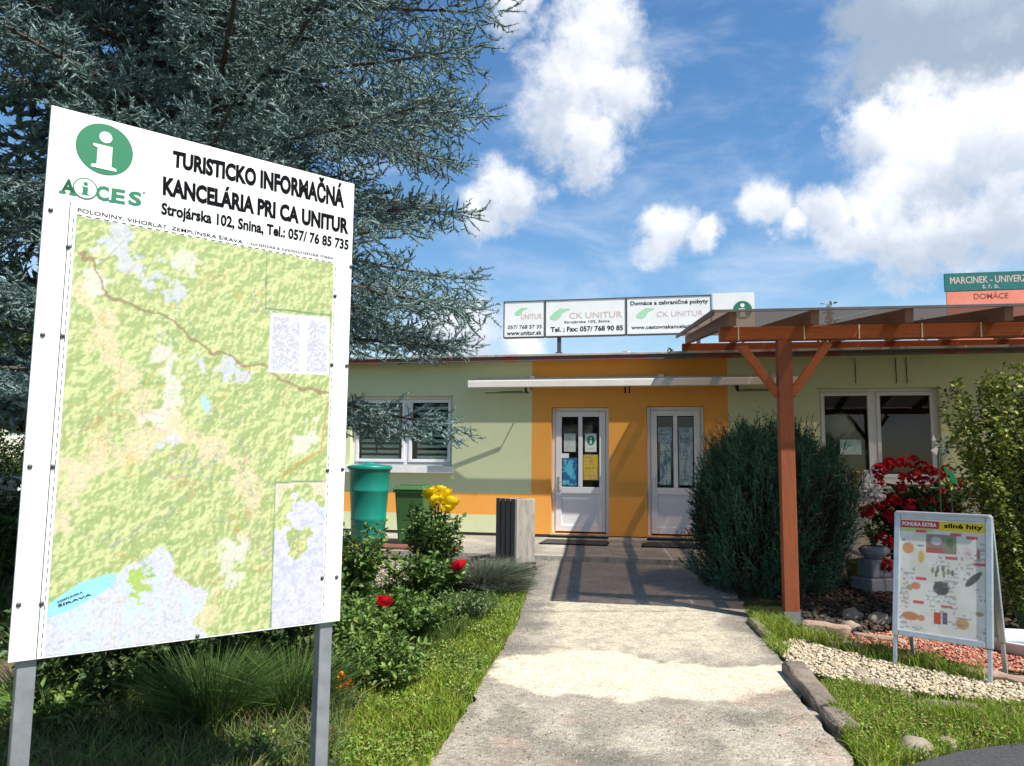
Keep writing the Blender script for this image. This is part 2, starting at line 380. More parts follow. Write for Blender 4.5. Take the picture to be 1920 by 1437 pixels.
# ================================================================== THE SETTING
# ground: one sheet to the horizon, rising gently towards the house
def ground_sheet():
    a = np.concatenate([-np.geomspace(900, 14, 14), np.linspace(-12, 12, 121), np.geomspace(14, 900, 14)])
    b = np.concatenate([-np.geomspace(900, 8, 12), np.linspace(-6, 18, 161), np.geomspace(19, 1400, 16)])
    X, Y = np.meshgrid(a, b); x = X.ravel(); y = Y.ravel()
    near = np.clip(1 - (np.abs(x) + np.abs(y - 6)) / 30, 0, 1)
    z = gz(y) + (fbm(x * 2.1, y * 2.1, 3, 5) - 0.5) * 0.035 * near - 0.03
    nx, ny = len(a), len(b); i, j = np.meshgrid(np.arange(nx - 1), np.arange(ny - 1)); q = (j * nx + i).ravel()
    col = lerp(np.tile((0.105, 0.085, 0.055), (len(x), 1)), (0.065, 0.095, 0.028), sm(fbm(x * 0.9, y * 0.9, 4, 11), 0.36, 0.60))
    return npmesh('ground', np.stack([x, y, z], 1), np.stack([q, q + 1, q + nx + 1, q + nx], 1), vmat('soil_and_turf', 0.95, 0, 0.1, 0.8, 30, 0.35), None, col, 'structure', True)
ground_sheet()

# path: concrete and washed aggregate, outline read off the photograph
LP = [gnd(*p) for p in ((640, 1780), (742, 1560), (805, 1437), (868, 1340), (922, 1245), (960, 1180), (988, 1115), (1003, 1068), (1006, 1040))]
RP = [gnd(*p) for p in ((1830, 1780), (1690, 1560), (1600, 1437), (1535, 1350), (1482, 1268), (1432, 1190), (1392, 1130), (1360, 1080), (1345, 1040))]
ly = np.array([p[1] for p in LP]); lx = np.array([p[0] for p in LP]); ry = np.array([p[1] for p in RP]); rx = np.array([p[0] for p in RP])
Y0, Y1 = 2.0, 10.85
def path_f(s, t):
    y = Y0 + (Y1 - Y0) * t; e = (fbm(y * 5, y * 0 + 3, 3, 2) - .5) * .10; e2 = (fbm(y * 5, y * 0 + 9, 3, 4) - .5) * .10
    xl = np.interp(y, ly, lx) + e; xr = np.interp(y, ry, rx) + e2; x = xl + (xr - xl) * s
    return np.stack([x, y, gz(y) + 0.004 + (fbm(x * 3, y * 3, 3, 8) - .5) * 0.008], 1)
def path_c(s, t):
    P = path_f(s, t); x, y = P[:, 0], P[:, 1]
    n1 = fbm(x * 1.3, y * 1.3, 5, 21); n2 = fbm(x * 4, y * 4, 5, 33); n3 = fbm(x * 12, y * 12, 4, 41)
    c = lerp(np.tile((0.24, 0.215, 0.175), (len(x), 1)), (0.33, 0.295, 0.235), sm(n2, .35, .65))
    c = lerp(c, (0.10, 0.095, 0.082), sm(n1 * .6 + n2 * .4, .54, .66) * .55 * (1 - sm(y, 6.6, 7.2) * .3))             # mossy, worn
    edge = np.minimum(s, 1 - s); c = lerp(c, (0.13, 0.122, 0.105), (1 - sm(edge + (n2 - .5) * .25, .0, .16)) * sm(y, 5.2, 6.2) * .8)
    def blob(x0, x1, y0, y1, sx=.18, sy=.14):
        e = (n2 - .5) * .55 + (n1 - .5) * .95 + (n3 - .5) * .15
        return sm(x - x0 + e, 0, sx) * sm(x1 - x + e, 0, sx) * sm(y - y0 + e * .7, 0, sy) * sm(y1 - y + e * .7, 0, sy)
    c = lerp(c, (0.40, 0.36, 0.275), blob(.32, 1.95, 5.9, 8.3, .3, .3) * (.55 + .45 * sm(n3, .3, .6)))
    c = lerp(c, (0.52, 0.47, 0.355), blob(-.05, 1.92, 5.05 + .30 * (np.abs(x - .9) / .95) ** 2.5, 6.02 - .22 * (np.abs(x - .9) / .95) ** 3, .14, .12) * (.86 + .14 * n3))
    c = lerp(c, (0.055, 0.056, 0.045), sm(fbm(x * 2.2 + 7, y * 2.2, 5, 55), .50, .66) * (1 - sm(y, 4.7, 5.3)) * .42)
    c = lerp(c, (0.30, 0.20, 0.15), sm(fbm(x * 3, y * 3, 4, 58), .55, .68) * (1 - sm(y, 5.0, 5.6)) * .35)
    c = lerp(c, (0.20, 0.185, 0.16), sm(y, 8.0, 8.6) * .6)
    for yy, amp in ((7.55, .06), (9.3, .05)): c = lerp(c, (0.07, 0.065, 0.05), (1 - sm(np.abs(y - yy + (fbm(x * 2, x * 0 + yy, 4, 66) - .5) * amp * 4), .004, .016)) * .7 * (vnoise(x * 6, y * 0 + yy, 4) > .3))
    return c * (0.9 + 0.2 * n3)[:, None]
sheet('path', path_f, 90, 330, vmat('washed_concrete', 0.92, 0, 0.2, 0.55, 62, 0.30), None, path_c, 'structure')

# the house stands on its own axes: x along the front to the right, y into the house, z up
AF = R(11.7); FN = np.array([math.sin(AF), math.cos(AF), 0]); FU = np.array([math.cos(AF), -math.sin(AF), 0])
P0 = at(1090, 1003, 12.7); P0 = np.array([P0[0], P0[1], 0.0])
def fac(px, py, off=0.0):
    q = plane(px, py, P0 + FN * off, FN); return float((q - P0) @ FU), float(q[2])
ZB, ZE = 0.40, 3.27
# paved strip along the front
def pav_f(s, t):
    u = -7.5 + 18.5 * s; v = -2.15 + 2.35 * t
    P = P0[None] + FU[None] * u[:, None] + FN[None] * v[:, None]; P[:, 2] = 0.30 + 0.055 * t; return P
def pav_c(s, t):
    P = pav_f(s, t); x, y = P[:, 0], P[:, 1]; n = fbm(x * 3, y * 3, 5, 3); n2 = fbm(x * .8, y * .8, 4, 8)
    c = lerp(np.tile((0.25, 0.23, 0.195), (len(x), 1)), (0.36, 0.33, 0.275), sm(n, .35, .65)); return lerp(c, (0.14, 0.13, 0.11), sm(n2, .52, .68) * .7)
sheet('pavement', pav_f, 150, 30, vmat('pavement_concrete', 0.95, 0, 0.2, 0.5, 55, 0.25), None, pav_c, 'structure')
b = MB(); e0 = pav_f(np.array([0.0, 1.0]), np.array([0.0, 0.0]))
b.face([(*e0[0][:2], .15), (*e0[1][:2], .15), (*e0[1][:2], .30), (*e0[0][:2], .30)])
tag(b.build('pavement_edge', conc), kind='structure')
# dark tarred road corner at the bottom right
rc = [gnd(*p) for p in ((1690, 1446), (1800, 1416), (1925, 1398), (2060, 1385))]
b = MB(); pts = [(p[0], p[1], float(gz(p[1])) + .02) for p in rc] + [(9, 4.0, .02), (9, 1.5, .02), (1.9, 1.5, .02)]
b.face(pts[::-1]); tag(b.build('road', mat('tarmac', (0.035, 0.036, 0.040), (0.055, 0.055, 0.058), 0.9, 40, bump=.6, bscale=90)), kind='structure')

# ------------------------------------------------------------------ the house
house = empty('house', P0, -AF, 'single-storey house with pale green and orange rendered front and two white doors', 'house')
UL, UR, DEPTH = -7.0, 10.5, 7.0
dL = (fac(1034, 765)[0], fac(1142, 1000)[0], ZB + .02, fac(1036, 764)[1])
dR = (fac(1212, 765)[0], fac(1324, 1000)[0], ZB + .02, fac(1213, 762)[1])
wR = (fac(1535, 800)[0], fac(1765, 800)[0], 1.33, fac(1640, 727)[1])
wL = (fac(657, 830)[0], fac(848, 830)[0], fac(800, 874)[1], fac(800, 742)[1])
holes = [dL, dR, wL, wR]
OL, OR = fac(997, 800)[0], fac(1365, 760)[0]; B0, B1 = fac(900, 965)[1], fac(900, 925)[1]
us = sorted(set([UL, UR, OL, OR] + [h[0] for h in holes] + [h[1] for h in holes])); zs = sorted(set([ZB, ZE, B0, B1] + [h[2] for h in holes] + [h[3] for h in holes]))
TH = 0.34; wb = MB()
for u0, u1 in zip(us[:-1], us[1:]):
    for z0, z1 in zip(zs[:-1], zs[1:]):
        uc, zc = (u0 + u1) / 2, (z0 + z1) / 2
        if any(h[0] < uc < h[1] and h[2] < zc < h[3] for h in holes): continue
        mi = 1 if (OL < uc < OR or (B0 < zc < B1 and uc < OR)) else 0
        wb.face([(u0, 0, z0), (u1, 0, z0), (u1, 0, z1), (u0, 0, z1)], mi); wb.face([(u0, TH, z0), (u0, TH, z1), (u1, TH, z1), (u1, TH, z0)], 2)
for h in holes:
    mi = 1 if OL < (h[0] + h[1]) / 2 < OR else 0
    u0, u1, z0, z1 = h
    wb.face([(u0, 0, z0), (u0, 0, z1), (u0, TH, z1), (u0, TH, z0)], mi); wb.face([(u1, 0, z0), (u1, TH, z0), (u1, TH, z1), (u1, 0, z1)], mi)
    wb.face([(u0, 0, z1), (u1, 0, z1), (u1, TH, z1), (u0, TH, z1)], mi); wb.face([(u0, 0, z0), (u0, TH, z0), (u1, TH, z0), (u1, 0, z0)], mi)
wb.box(UL, UL + .3, TH + .002, DEPTH, ZB, ZE, 0).box(UR - .3, UR, TH + .002, DEPTH, ZB, ZE, 0).box(UL + .302, UR - .302, DEPTH - .3, DEPTH, ZB, ZE, 0)
wb.build('wall', [wgreen, worange, roomm], house)
MB().box(UL + .02, UR - .02, .025, DEPTH, 0.05, ZB - .001).build('plinth', plinth, house)
MB().box(UL + .31, UR - .31, TH + .01, DEPTH - .31, ZB + .002, ZB + .03).build('floor', roomm, house)
MB().box(dR[1] + .6, dR[1] + .7, TH + .01, DEPTH - .35, ZB + .04, ZE - .02).build('inner_wall', roomm, house)
# roof slab with its worn metal edge
roof = MB().box(UL - .35, UR + .35, -.30, DEPTH + .3, ZE + .005, ZE + .055).build('roof', metalroof, house)
MB().box(UL - .36, UR + .36, -.325, -.301, ZE - .045, ZE + .035).build('drip_edge', rust, roof, .006)
MB().box(UL - .36, UR + .36, -.345, -.302, ZE + .036, ZE + .075).build('edge_trim', mat('edge_zinc', (0.50, 0.50, 0.49), (0.33, 0.33, 0.31), .5, 4, stain=((0.25, 0.09, 0.06), 2.6, .50, .85)), roof, .006)
# the front's hanging cables and hooks over the right window
for px in (1604, 1680, 1700):
    u, z = fac(px, 712); MB().tube([(u, -.012, ZE - .05), (u + .004, -.012, z), (u, -.012, z - .06)], .006, 5).build('cable', black, house)

def paper(parent, name, x0, z0, x1, z1, y, colf, nx=24, nz=32):
    return sheet(name, lambda s, t: np.stack([x0 + (x1 - x0) * s, np.full(len(s), y), z0 + (z1 - z0) * t], 1), nx, nz, postm, parent, colf)
def plain(c, c2=None, sc=7, seed=0, lines=0):
    def f(s, t):
        base = np.tile(np.array(c, float), (len(s), 1))
        if c2 is not None:
            base = lerp(base, c2, sm(fbm(s * sc, t * sc * 1.4, 4, seed), .45, .6))
        if lines:
            on = (np.sin(t * lines * 6.283) > .55) & (s > .12) & (s < .45 + .45 * _hash(np.floor(t * lines), 1, seed)) & (vnoise(s * 40, np.floor(t * lines), seed) > .35)
            base = lerp(base, (0.10, 0.11, 0.12), on.astype(float) * .6)
        return base
    return f
def info_paper(s, t):
    b = np.tile((0.62, 0.70, 0.64), (len(s), 1)); r = np.hypot(s - .5, (t - .62) * 1.25)
    b = lerp(b, (0.01, 0.20, 0.10), (r < .34).astype(float)); i = ((np.abs(s - .5) < .07) & (t > .44) & (t < .66)) | (np.hypot(s - .5, (t - .76) * 1.25) < .07)
    b = lerp(b, (0.75, 0.8, 0.77), i.astype(float)); return lerp(b, (0.15, 0.2, 0.18), ((np.abs(t - .16) < .03) & (np.abs(s - .5) < .32)).astype(float) * .6)
def make_door(h, label, kind):
    u0, u1, z0, z1 = h; w = u1 - u0; d = empty('door', (u0, .09, z0)); d.parent = house; d['label'] = label; H = z1 - z0
    fr = MB(); fr.box(.002, .06, 0, .07, .002, H - .002).box(w - .06, w - .002, 0, .07, .002, H - .002).box(.061, w - .061, 0, .07, H - .062, H - .002)
    fr.build('door_frame', pvc, d, .006)
    L0, L1 = .063, w - .063; zt = H - .065; zm = zt - 1.30; mid = (L0 + L1) / 2
    lf = MB(); lf.box(L0, L0 + .10, -.015, .045, .03, zt).box(L1 - .10, L1, -.015, .045, .03, zt).box(L0 + .101, L1 - .101, -.015, .045, zt - .09, zt)
    lf.box(L0 + .101, L1 - .101, -.015, .045, zm - .06, zm + .05).box(mid - .035, mid + .035, -.0155, .044, zm + .051, zt - .091).box(L0 + .101, L1 - .101, -.015, .045, .03, .13)
    lf.build('door_leaf', pvc, d, .006)
    MB().box(L0 + .099, L1 - .099, .008, .03, .131, zm - .061).build('lower_panel', pvc, d)
    ps = [(L0 + .099, mid - .034), (mid + .034, L1 - .099)]; gz0, gz1 = zm + .05, zt - .09
    for k, (a, c) in enumerate(ps):
        g = MB().box(a, c, .012, .020, gz0, gz1).build('pane', glass, d)
        MB().box(a - .004, a + .012, .0, .028, gz0 + .012, gz1 - .012).box(c - .012, c + .004, .0, .028, gz0 + .012, gz1 - .012).box(a, c, .0, .028, gz1 - .012, gz1 + .002).box(a, c, 0, .028, gz0 - .002, gz0 + .012).build('gasket', black, g)
        hh = gz1 - gz0; X = lambda s_: a + .012 + (c - a - .024) * s_; Z = lambda t_: gz0 + hh * t_
        if kind == 0:
            if k == 0:
                paper(d, 'poster', X(.10), Z(.50), X(.86), Z(.76), .006, plain((0.50, 0.58, 0.54), lines=12, seed=3))
                paper(d, 'poster', X(.0), Z(.02), X(1), Z(.41), .006, plain((0.02, 0.12, 0.30), (0.10, 0.45, 0.62), 5, 4))
                MB().box(X(0) - .01, X(.42), -.004, .004, Z(.41), Z(.475)).build('notice', white, d)
            else:
                paper(d, 'poster', X(.12), Z(.50), X(.86), Z(.76), .006, info_paper, 40, 48)
                paper(d, 'poster', X(.0), Z(.10), X(1), Z(.46), .006, plain((0.60, 0.42, 0.03), (0.50, 0.30, 0.10), 4, 9, lines=7))
        else:
            paper(d, 'poster', X(.04), Z(.64 if k == 0 else .04), X(.96), Z(.84), .006, plain((0.42, 0.50, 0.52), (0.20, 0.30, 0.38), 9, 14 + k, lines=14))
            if k == 0: paper(d, 'poster', X(.13), Z(.04), X(.87), Z(.635), .006, plain((0.46, 0.54, 0.52), (0.10, 0.28, 0.32), 8, 18, lines=16))
    hx = L0 + .05; hb = MB().box(hx - .017, hx + .017, -.026, -.0155, zm - .02, zm + .22)
    hn = hb.build('handle_plate', mat('handle_metal', (.55, .55, .56), None, .3, metal=.8), d, .004)
    MB().tube([(hx, -.027, zm + .13), (hx, -.06, zm + .13), (hx + .02, -.066, zm + .13), (hx + .12, -.066, zm + .128)], .009, 8).build('handle', hn.data.materials[0], hn)
    MB().box(-.02, w + .02, -.13, -.002, -.03, -.004).build('threshold', conc, d, .006)
make_door(dL, 'white door with blue and yellow posters in its two panes', 0)
make_door(dR, 'white door half hidden by the dark juniper', 1)

def make_window(h, label, mull):
    u0, u1, z0, z1 = h; w = empty('window', (u0, .11, z0)); w.parent = house; w['label'] = label; W, H = u1 - u0, z1 - z0
    fr = MB().box(.002, .055, 0, .07, .002, H - .002).box(W - .055, W - .002, 0, .07, .002, H - .002).box(.056, W - .056, 0, .07, H - .057, H - .002).box(.056, W - .056, 0, .07, .002, .057).box(mull - .035, mull + .035, 0.001, .07, .058, H - .058)
    fr.build('frame', pvc, w, .006)
    for a, c in ((.057, mull - .036), (mull + .036, W - .057)):
        s_ = MB(); t = .055; s_.box(a, a + t, -.014, .05, .06, H - .06).box(c - t, c, -.014, .05, .06, H - .06).box(a + t + .001, c - t - .001, -.014, .05, H - .06 - t, H - .06).box(a + t + .001, c - t - .001, -.014, .05, .06, .06 + t)
        sh = s_.build('sash', pvc, w, .005)
        MB().box(a + t - .003, c - t + .003, .012, .02, .06 + t - .003, H - .06 - t + .003).build('pane', glass, sh)
    return w, W, H
winL, WLw, WLh = make_window(wL, 'white window with striped blind behind the spruce', fac(758, 860)[0] - wL[0])
winR, WRw, WRh = make_window(wR, 'white two-part window of the green wall at right', fac(1643, 800)[0] - wR[0])
sl = MB(); sl.prism([(-.04, 0), (-.04, -.02), (WLw + .04, -.02), (WLw + .04, 0)], -.22, .0); sl.box(-.04, WLw + .04, -.222, -.205, -.12, -.001); sl.box(-.04, WLw + .04, -.204, -.113, -.12, -.021)
sl.build('sill', sillm, winL, .004)
MB().box(-.06, WRw + .06, -.30, -.001, -.035, -.002).build('sill', sillm, winR, .006)
slat = mat('blind_slat', (0.50, 0.68, 0.66), None, .6)
base_me = None
for k in range(int((WLh - .2) / .095)):
    for a, c in ((.13, fac(744, 860)[0] - wL[0] - .03), (fac(772, 860)[0] - wL[0] + .03, WLw - .13)):
        z = .15 + k * .095; MB().box(a, c, .085, .087, z - .026, z + .026).build('blind_slat', slat, winL)
a = fac(788, 800)[0] - wL[0]; paper(winL, 'poster', a - .02, fac(780, 826)[1] - wL[2], a + .17, fac(780, 800)[1] - wL[2], .055, info_paper)
# seen through the right window
g = empty('room_globe', P0 + FU * (fac(1600, 800)[0]) + FN * .95 + np.array([0, 0, ZB + .03]), -AF, 'round pale globe behind the left pane of the right window', 'globe')
zc = fac(1608, 795)[1] + .02 - ZB - .03; b = MB(); b.lathe([(.23 * math.sin(t), -.23 * math.cos(t)) for t in np.linspace(0.02, math.pi - .02, 16)], 24, (0, 0, zc)); b.build('ball', mat('globe_tan', (.70, .66, .42), (.52, .56, .42), .4, 4), g, smooth=True)
MB().lathe([(.02, 0), (.26, 0), (.26, .04), (.03, .08), (.03, zc - .22), (.001, zc - .21)], 16).build('stand', roomm, g)
pu, pz = fac(1579, 852); pu2, pz2 = fac(1618, 824)
paper(winR, 'poster', pu - wR[0], pz - wR[2], pu2 - wR[0], pz2 - wR[2], .0105, plain((0.50, 0.62, 0.60), (0.34, 0.5, 0.46), 6, 3))
MB().box(pu - wR[0] - .02, pu2 - wR[0] + .22, .10, .14, .12, pz - wR[2] - .01).build('green_board', mat('dark_green_board', (.03, .10, .05), None, .5), winR)
cb = empty('cabinet', P0 + FU * (fac(1700, 840)[0]) + FN * 1.3 + np.array([0, 0, ZB + .03]), -AF, 'grey cabinet inside behind the right pane', 'cabinet')
MB().box(-.55, -.01, 0, .45, 0, 1.42).build('side_unit', mat('cabinet_grey', (.30, .32, .34), None, .6), cb, .01); MB().box(.0, .6, 0, .45, 0, 1.26).build('drawer_unit', mat('cabinet_blue', (.14, .20, .26), None, .6), cb, .01)

# ------------------------------------------------------------------ awning
AO = -.55
(uA, zA), (uB, zB) = fac(877, 717, AO), fac(1503, 717, AO); zF = (zA + zB) / 2; 
aw = empty('awning', P0 + np.array([0, 0, 0]), -AF, 'long white folding-arm awning partly drawn out above both doors', 'awning')
clothm = mat('awning_cloth', (.66, .60, .53), (.60, .54, .47), .9, 6); thin = mat('thin_awning_cloth', (.66, .60, .53), None, .9)
nt = thin.node_tree; t_ = nt.nodes.new('ShaderNodeBsdfTransparent'); t_.inputs[0].default_value = (.95, .93, .90, 1); mx = nt.nodes.new('ShaderNodeMixShader'); mx.inputs[0].default_value = .56      # sun-bleached, thin weave
nt.links.new(nt.nodes['Principled BSDF'].outputs[0], mx.inputs[1]); nt.links.new(t_.outputs[0], mx.inputs[2]); nt.links.new(mx.outputs[0], nt.nodes['Material Output'].inputs[0])
barm = mat('awning_bar', (.72, .68, .62), (.66, .62, .57), .45, 5)
MB().box(uA, uB, AO - .02, AO + .035, zF - .065, zF + .055).build('front_bar', barm, aw, .012)
MB().face([(uA + .04, AO + .03, zF + .05), (uB - .04, AO + .03, zF + .05), (uB - .04, -.10, zF + .115), (uA + .04, -.10, zF + .115)]).build('cloth', thin, aw)
MB().tube([(uA + .02, -.09, zF + .10), (uB - .02, -.09, zF + .10)], .045, 14).build('roller', clothm, aw)
armm = mat('awning_arm', (.16, .17, .10), (.11, .12, .08), .5, 5)
for (pa, pb) in ((905, 986), (1384, 1492)):
    a0 = fac(pa, 737, AO)[0]; a1 = fac(pb, 737, AO)[0]; s_ = 1 if pa < 1000 else -1
    sh = a1 if s_ > 0 else a0; el = a0 if s_ > 0 else a1
    am = MB(); am.tube([(sh, -.02, zF - .02), (sh, -.30, zF - .12), (el, AO + .14, zF - .13)], .018, 8); am.tube([(el, AO + .14, zF - .13), (sh - .06 * s_, AO + .04, zF - .13)], .016, 8)
    a_ = am.build('folding_arm', armm, aw)
    MB().tube([(sh, AO + .02, zF - .07), (sh - .012, AO + .02, zF - .12), (sh + .02, AO + .02, zF - .145)], .02, 8).build('elbow', black, a_)
for px in (1172, 1180):
    u = fac(px, 735, AO)[0]; MB().tube([(u, AO + .03, zF - .06), (u, AO + .035, zF - .17)], .012, 6).build('hook', black, aw)
for px in (1000, 1240, 1450):
    u = fac(px, 735)[0]; MB().box(u - .04, u + .04, -.13, -.001, zF + .03, zF + .17).build('bracket', barm, aw, .006)

# ------------------------------------------------------------------ signs on the roof
def roof_sign():
    off = 1.4
    o = empty('roof_sign', P0 + FN * off + np.array([0, 0, ZE + .055]), -AF, 'row of four white advertising panels on a post above the house roof', 'sign')
    zr = ZE + .055; X = lambda px, py: (fac(px, py, off)[0], fac(px, py, off)[1] - zr)
    z0 = (X(950, 632)[1] + X(1300, 629)[1]) / 2; z1 = X(1100, 561)[1]; xs = [X(q, 600)[0] for q in (945, 1022.5, 1174.5, 1335, 1417)]
    faded = mat('faded_pink_print', (.62, .47, .45), None, .6); fgreen = mat('faded_green_print', (.30, .62, .36), (.36, .66, .42), .6, 8); dk = mat('sign_frame_dark', (.05, .05, .055), None, .5)
    for k in range(4):
        a, c = xs[k], xs[k + 1]; top = z1 + (.035 if k == 3 else 0)
        p = MB().box(a + .016, c - .016, -.02, .02, z0 + .02, top - .015).build('panel', white, o)
        W, H = c - a, z1 - z0; bx = lambda s0, t0, s1, t1: (a + W * s0, z0 + H * t0, a + W * s1, z0 + H * t1)
        yy = -.0225
        def leaf(s, t, sz):
            pts = [(-.55, -.25), (-.2, .15), (.25, .5), (1.0, .42), (.45, .1), (.2, -.4), (-.1, -.62), (-.5, -.5)]
            flat(p, 'leaf_logo', [(a + W * s + x * sz, z0 + H * t + z * sz * .8) for x, z in pts][::-1], fgreen, yy)
        if k < 3: 
            fb = MB().box(a - .005, a + .015, -.03, .03, z0, top).box(c - .015, c - .005, -.03, .03, z0, top).box(a + .015, c - .015, -.03, .03, z0 - .01, z0 + .018).box(a + .015, c - .015, -.03, .03, top - .016, top)
            fb.build('panel_frame', dk, p)
        if k == 0:
            leaf(.38, .72, .17); print_text(p, 'UNITUR', bx(.42, .50, .93, .64), faded, yy, .01)
            print_text(p, '057/ 768 57 35', bx(.10, .24, .92, .34), black, yy, .01); print_text(p, 'www.unitur.sk', bx(.08, .07, .92, .19), black, yy, .02)
        elif k == 1:
            leaf(.15, .62, .25); print_text(p, 'CK UNITUR', bx(.30, .48, .95, .64), faded, yy, .01)
            print_text(p, 'Strojárska 102, Snina', bx(.24, .335, .80, .425), black, yy, .01); print_text(p, 'Tel. ; Fax: 057/ 768 90 85', bx(.07, .11, .96, .27), black, yy, .025)
        elif k == 2:
            print_text(p, 'Domáce a zahraničné pobyty', bx(.05, .75, .96, .90), black, yy, .02); leaf(.20, .58, .22)
            print_text(p, 'CK UNITUR', bx(.36, .46, .90, .60), faded, yy, .0); print_text(p, 'www.cestovnakancelaria.sk', bx(.06, .15, .86, .25), black, yy, .015)
        else:
            cx, cz = X(1392, 580); flat(p, 'badge', disc(cx, cz - .02, .165, .165), greenp, yy); letter_i(p, cx, cz - .02, .25, white, yy - .002)
    pu = X(1048, 650)[0]
    MB().box(pu - .035, pu + .035, -.0, .07, .0, z0 - .011).build('post', dk, o, .004); MB().box(pu - .065, pu + .065, -.03, .10, -.0, .30).build('post_foot', mat('rusty_foot', (.10, .06, .045), (.06, .05, .05), .8, 9), o, .006)
    pv = X(1310, 650)[0]; MB().box(pv - .035, pv + .035, 0, .07, 0, z0 - .011).build('post', dk, o, .004)
roof_sign()
def shop_sign():
    off = 1.9; az = R(11.7)
    o = empty('shop_sign', P0 + FN * off + FU * fac(1772, 560, off)[0] + np.array([0, 0, ZE + .055]), -AF, 'green and salmon shop sign standing on the roof behind the pergola', 'sign')
    zr = ZE + .055; x0 = fac(1772, 560, off)[0]; Z = lambda y: fac(1790, y, off)[1] - zr
    teal = mat('teal_sign', (.008, .13, .12), (.012, .16, .145), .5, 6); salmon = mat('salmon_sign', (.75, .22, .14), (.80, .27, .18), .5, 6); cream = mat('cream_print', (.55, .47, .40), None, .5)
    Wd = 2.3
    p1 = MB().box(0, Wd, -.025, .025, Z(547), Z(513)).build('upper_panel', teal, o, .004); p2 = MB().box(.02, Wd, -.02, .02, 0.05, Z(547) - .004).build('lower_panel', salmon, o, .004)
    h = Z(513) - Z(547); zz = Z(547)
    print_text(p1, 'MARCINEK - UNIVERZÁL', (fac(1780, 525, off)[0] - x0, zz + h * .40, fac(1942, 525, off)[0] - x0, zz + h * .88), cream, -.027, .02)
    print_text(p1, 's. r. o.', (fac(1841, 540, off)[0] - x0, zz + h * .10, fac(1872, 540, off)[0] - x0, zz + h * .30), cream, -.027, .02)
    print_text(p2, 'DOMÁCE', (fac(1825, 557, off)[0] - x0, Z(563), fac(1890, 557, off)[0] - x0, Z(550)), mat('brown_print', (.30, .05, .03), None, .5), -.022, .01)
    for x in (.25, 2.0): MB().box(x - .03, x + .03, .026, .08, 0, Z(520)).build('post', steel, o)
shop_sign()
# small clutter on the roof edge
vent = empty('roof_vent', P0 + FN * .5 + FU * fac(1176, 665, .5)[0] + np.array([0, 0, ZE + .055]), -AF, 'small grey vent cowl on the roof under the white panels', 'vent')
MB().lathe([(.09, 0), (.09, .04), (.05, .05), (.05, .11), (.10, .12), (.085, .15), (.0, .17)], 12).build('cowl', steel, vent, smooth=True); MB().box(-.16, .16, -.1, .1, 0, .03).build('flashing', metalroof, vent, .004)

# ------------------------------------------------------------------ pergola
PG = gnd(1489, 1172); AP = R(9.0); PX = np.array([math.cos(AP), -math.sin(AP), 0]); PY = np.array([math.sin(AP), math.cos(AP), 0])
PG = np.array([PG[0], PG[1] + .07, float(gz(PG[1]))])
perg = empty('pergola', PG, -AP, 'brown timber pergola with tinted roof sheet leaning over the house eave', 'pergola')
def pl(px, py, off):
    q = plane(px, py, PG + PY * off, PY) - PG; return float(q @ PX), float(q[2])
BF = pl(1489, 636, -.07)[1]                       # underside of the front beam
back_y = 5.0; BBz = pl(1400, 658, back_y)[1]      # underside of the back beam, over the eave
xl = pl(1350, 625, -.07)[0]; xlb = pl(1279, 650, back_y)[0]; XR = 6.2
post = MB().box(-.065, .065, -.065, .065, .06, BF - .001).build('post', woodv, perg, .006)
MB().box(-.075, .075, -.0665, -.072, .0, .11).box(-.075, -.0665, -.072, .0665, .0, .11).box(.0665, .075, -.072, .0665, 0, .11).build('post_shoe', steel, post)
for x in (3.15, 6.1): MB().box(x - .065, x + .065, -.065, .065, .0, BF - .001).build('post', woodv, perg, .006)
MB().box(xl, XR, -.065, .065, BF, BF + .125).build('front_beam', wood, perg, .005)
MB().box(xlb, XR + .3, back_y, back_y + .12, BBz, BBz + .13).build('back_beam', wood, perg, .005)
for x in (.7, 3.4, 6.0): MB().box(x - .05, x + .05, back_y + .02, back_y + .10, ZE + .056 - PG[2], BBz - .001).build('roof_block', wood, perg)
for s_ in (-1, 1):
    MB().bar((s_ * .055, 0, BF - .52), (s_ * .40, 0, BF - .03), .075, .085, up=(0, 1, 0)).build('brace', wood, perg, .004)
    MB().bar((3.15 + s_ * .055, 0, BF - .52), (3.15 + s_ * .40, 0, BF - .03), .075, .085, up=(0, 1, 0)).build('brace', wood, perg, .004)
fy = -.42; zb_f = BF + .127; zb_b = BBz + .132; slope = (zb_b - zb_f) / back_y
zr_ = lambda y: zb_f + slope * y
ends = [pl(q, 590, fy)[0] for q in (1373, 1528, 1705, 1892)]; step = ends[-1] - ends[-2]; ends += [ends[-1] + step * k for k in (1, 2, 3, 4)]
rme = None
for e in ends:
    r_ = MB().bar((0, fy, zr_(fy) + .064), (0, back_y + .35, zr_(back_y + .35) + .064), .072, .125)
    if rme is None:
        ro = r_.build('rafter', woodr, perg, .004); rme = ro
    else:
        ro = rme.copy(); COL.objects.link(ro)
    ro.location = (e, 0, 0)
m, nt, p = nodes('bronze_sheet'); L = nt.links
t_ = nt.nodes.new('ShaderNodeBsdfTransparent'); t_.inputs[0].default_value = (.56, .42, .33, 1)
tl_ = nt.nodes.new('ShaderNodeBsdfTranslucent'); tl_.inputs[0].default_value = (.060, .045, .038, 1)
mx = nt.nodes.new('ShaderNodeMixShader'); mx.inputs[0].default_value = .70; L.new(t_.outputs[0], mx.inputs[1]); L.new(tl_.outputs[0], mx.inputs[2]); L.new(mx.outputs[0], nt.nodes['Material Output'].inputs[0]); bronze = m
x0s = ends[0] - .16; zt = lambda y: zr_(y) + .135
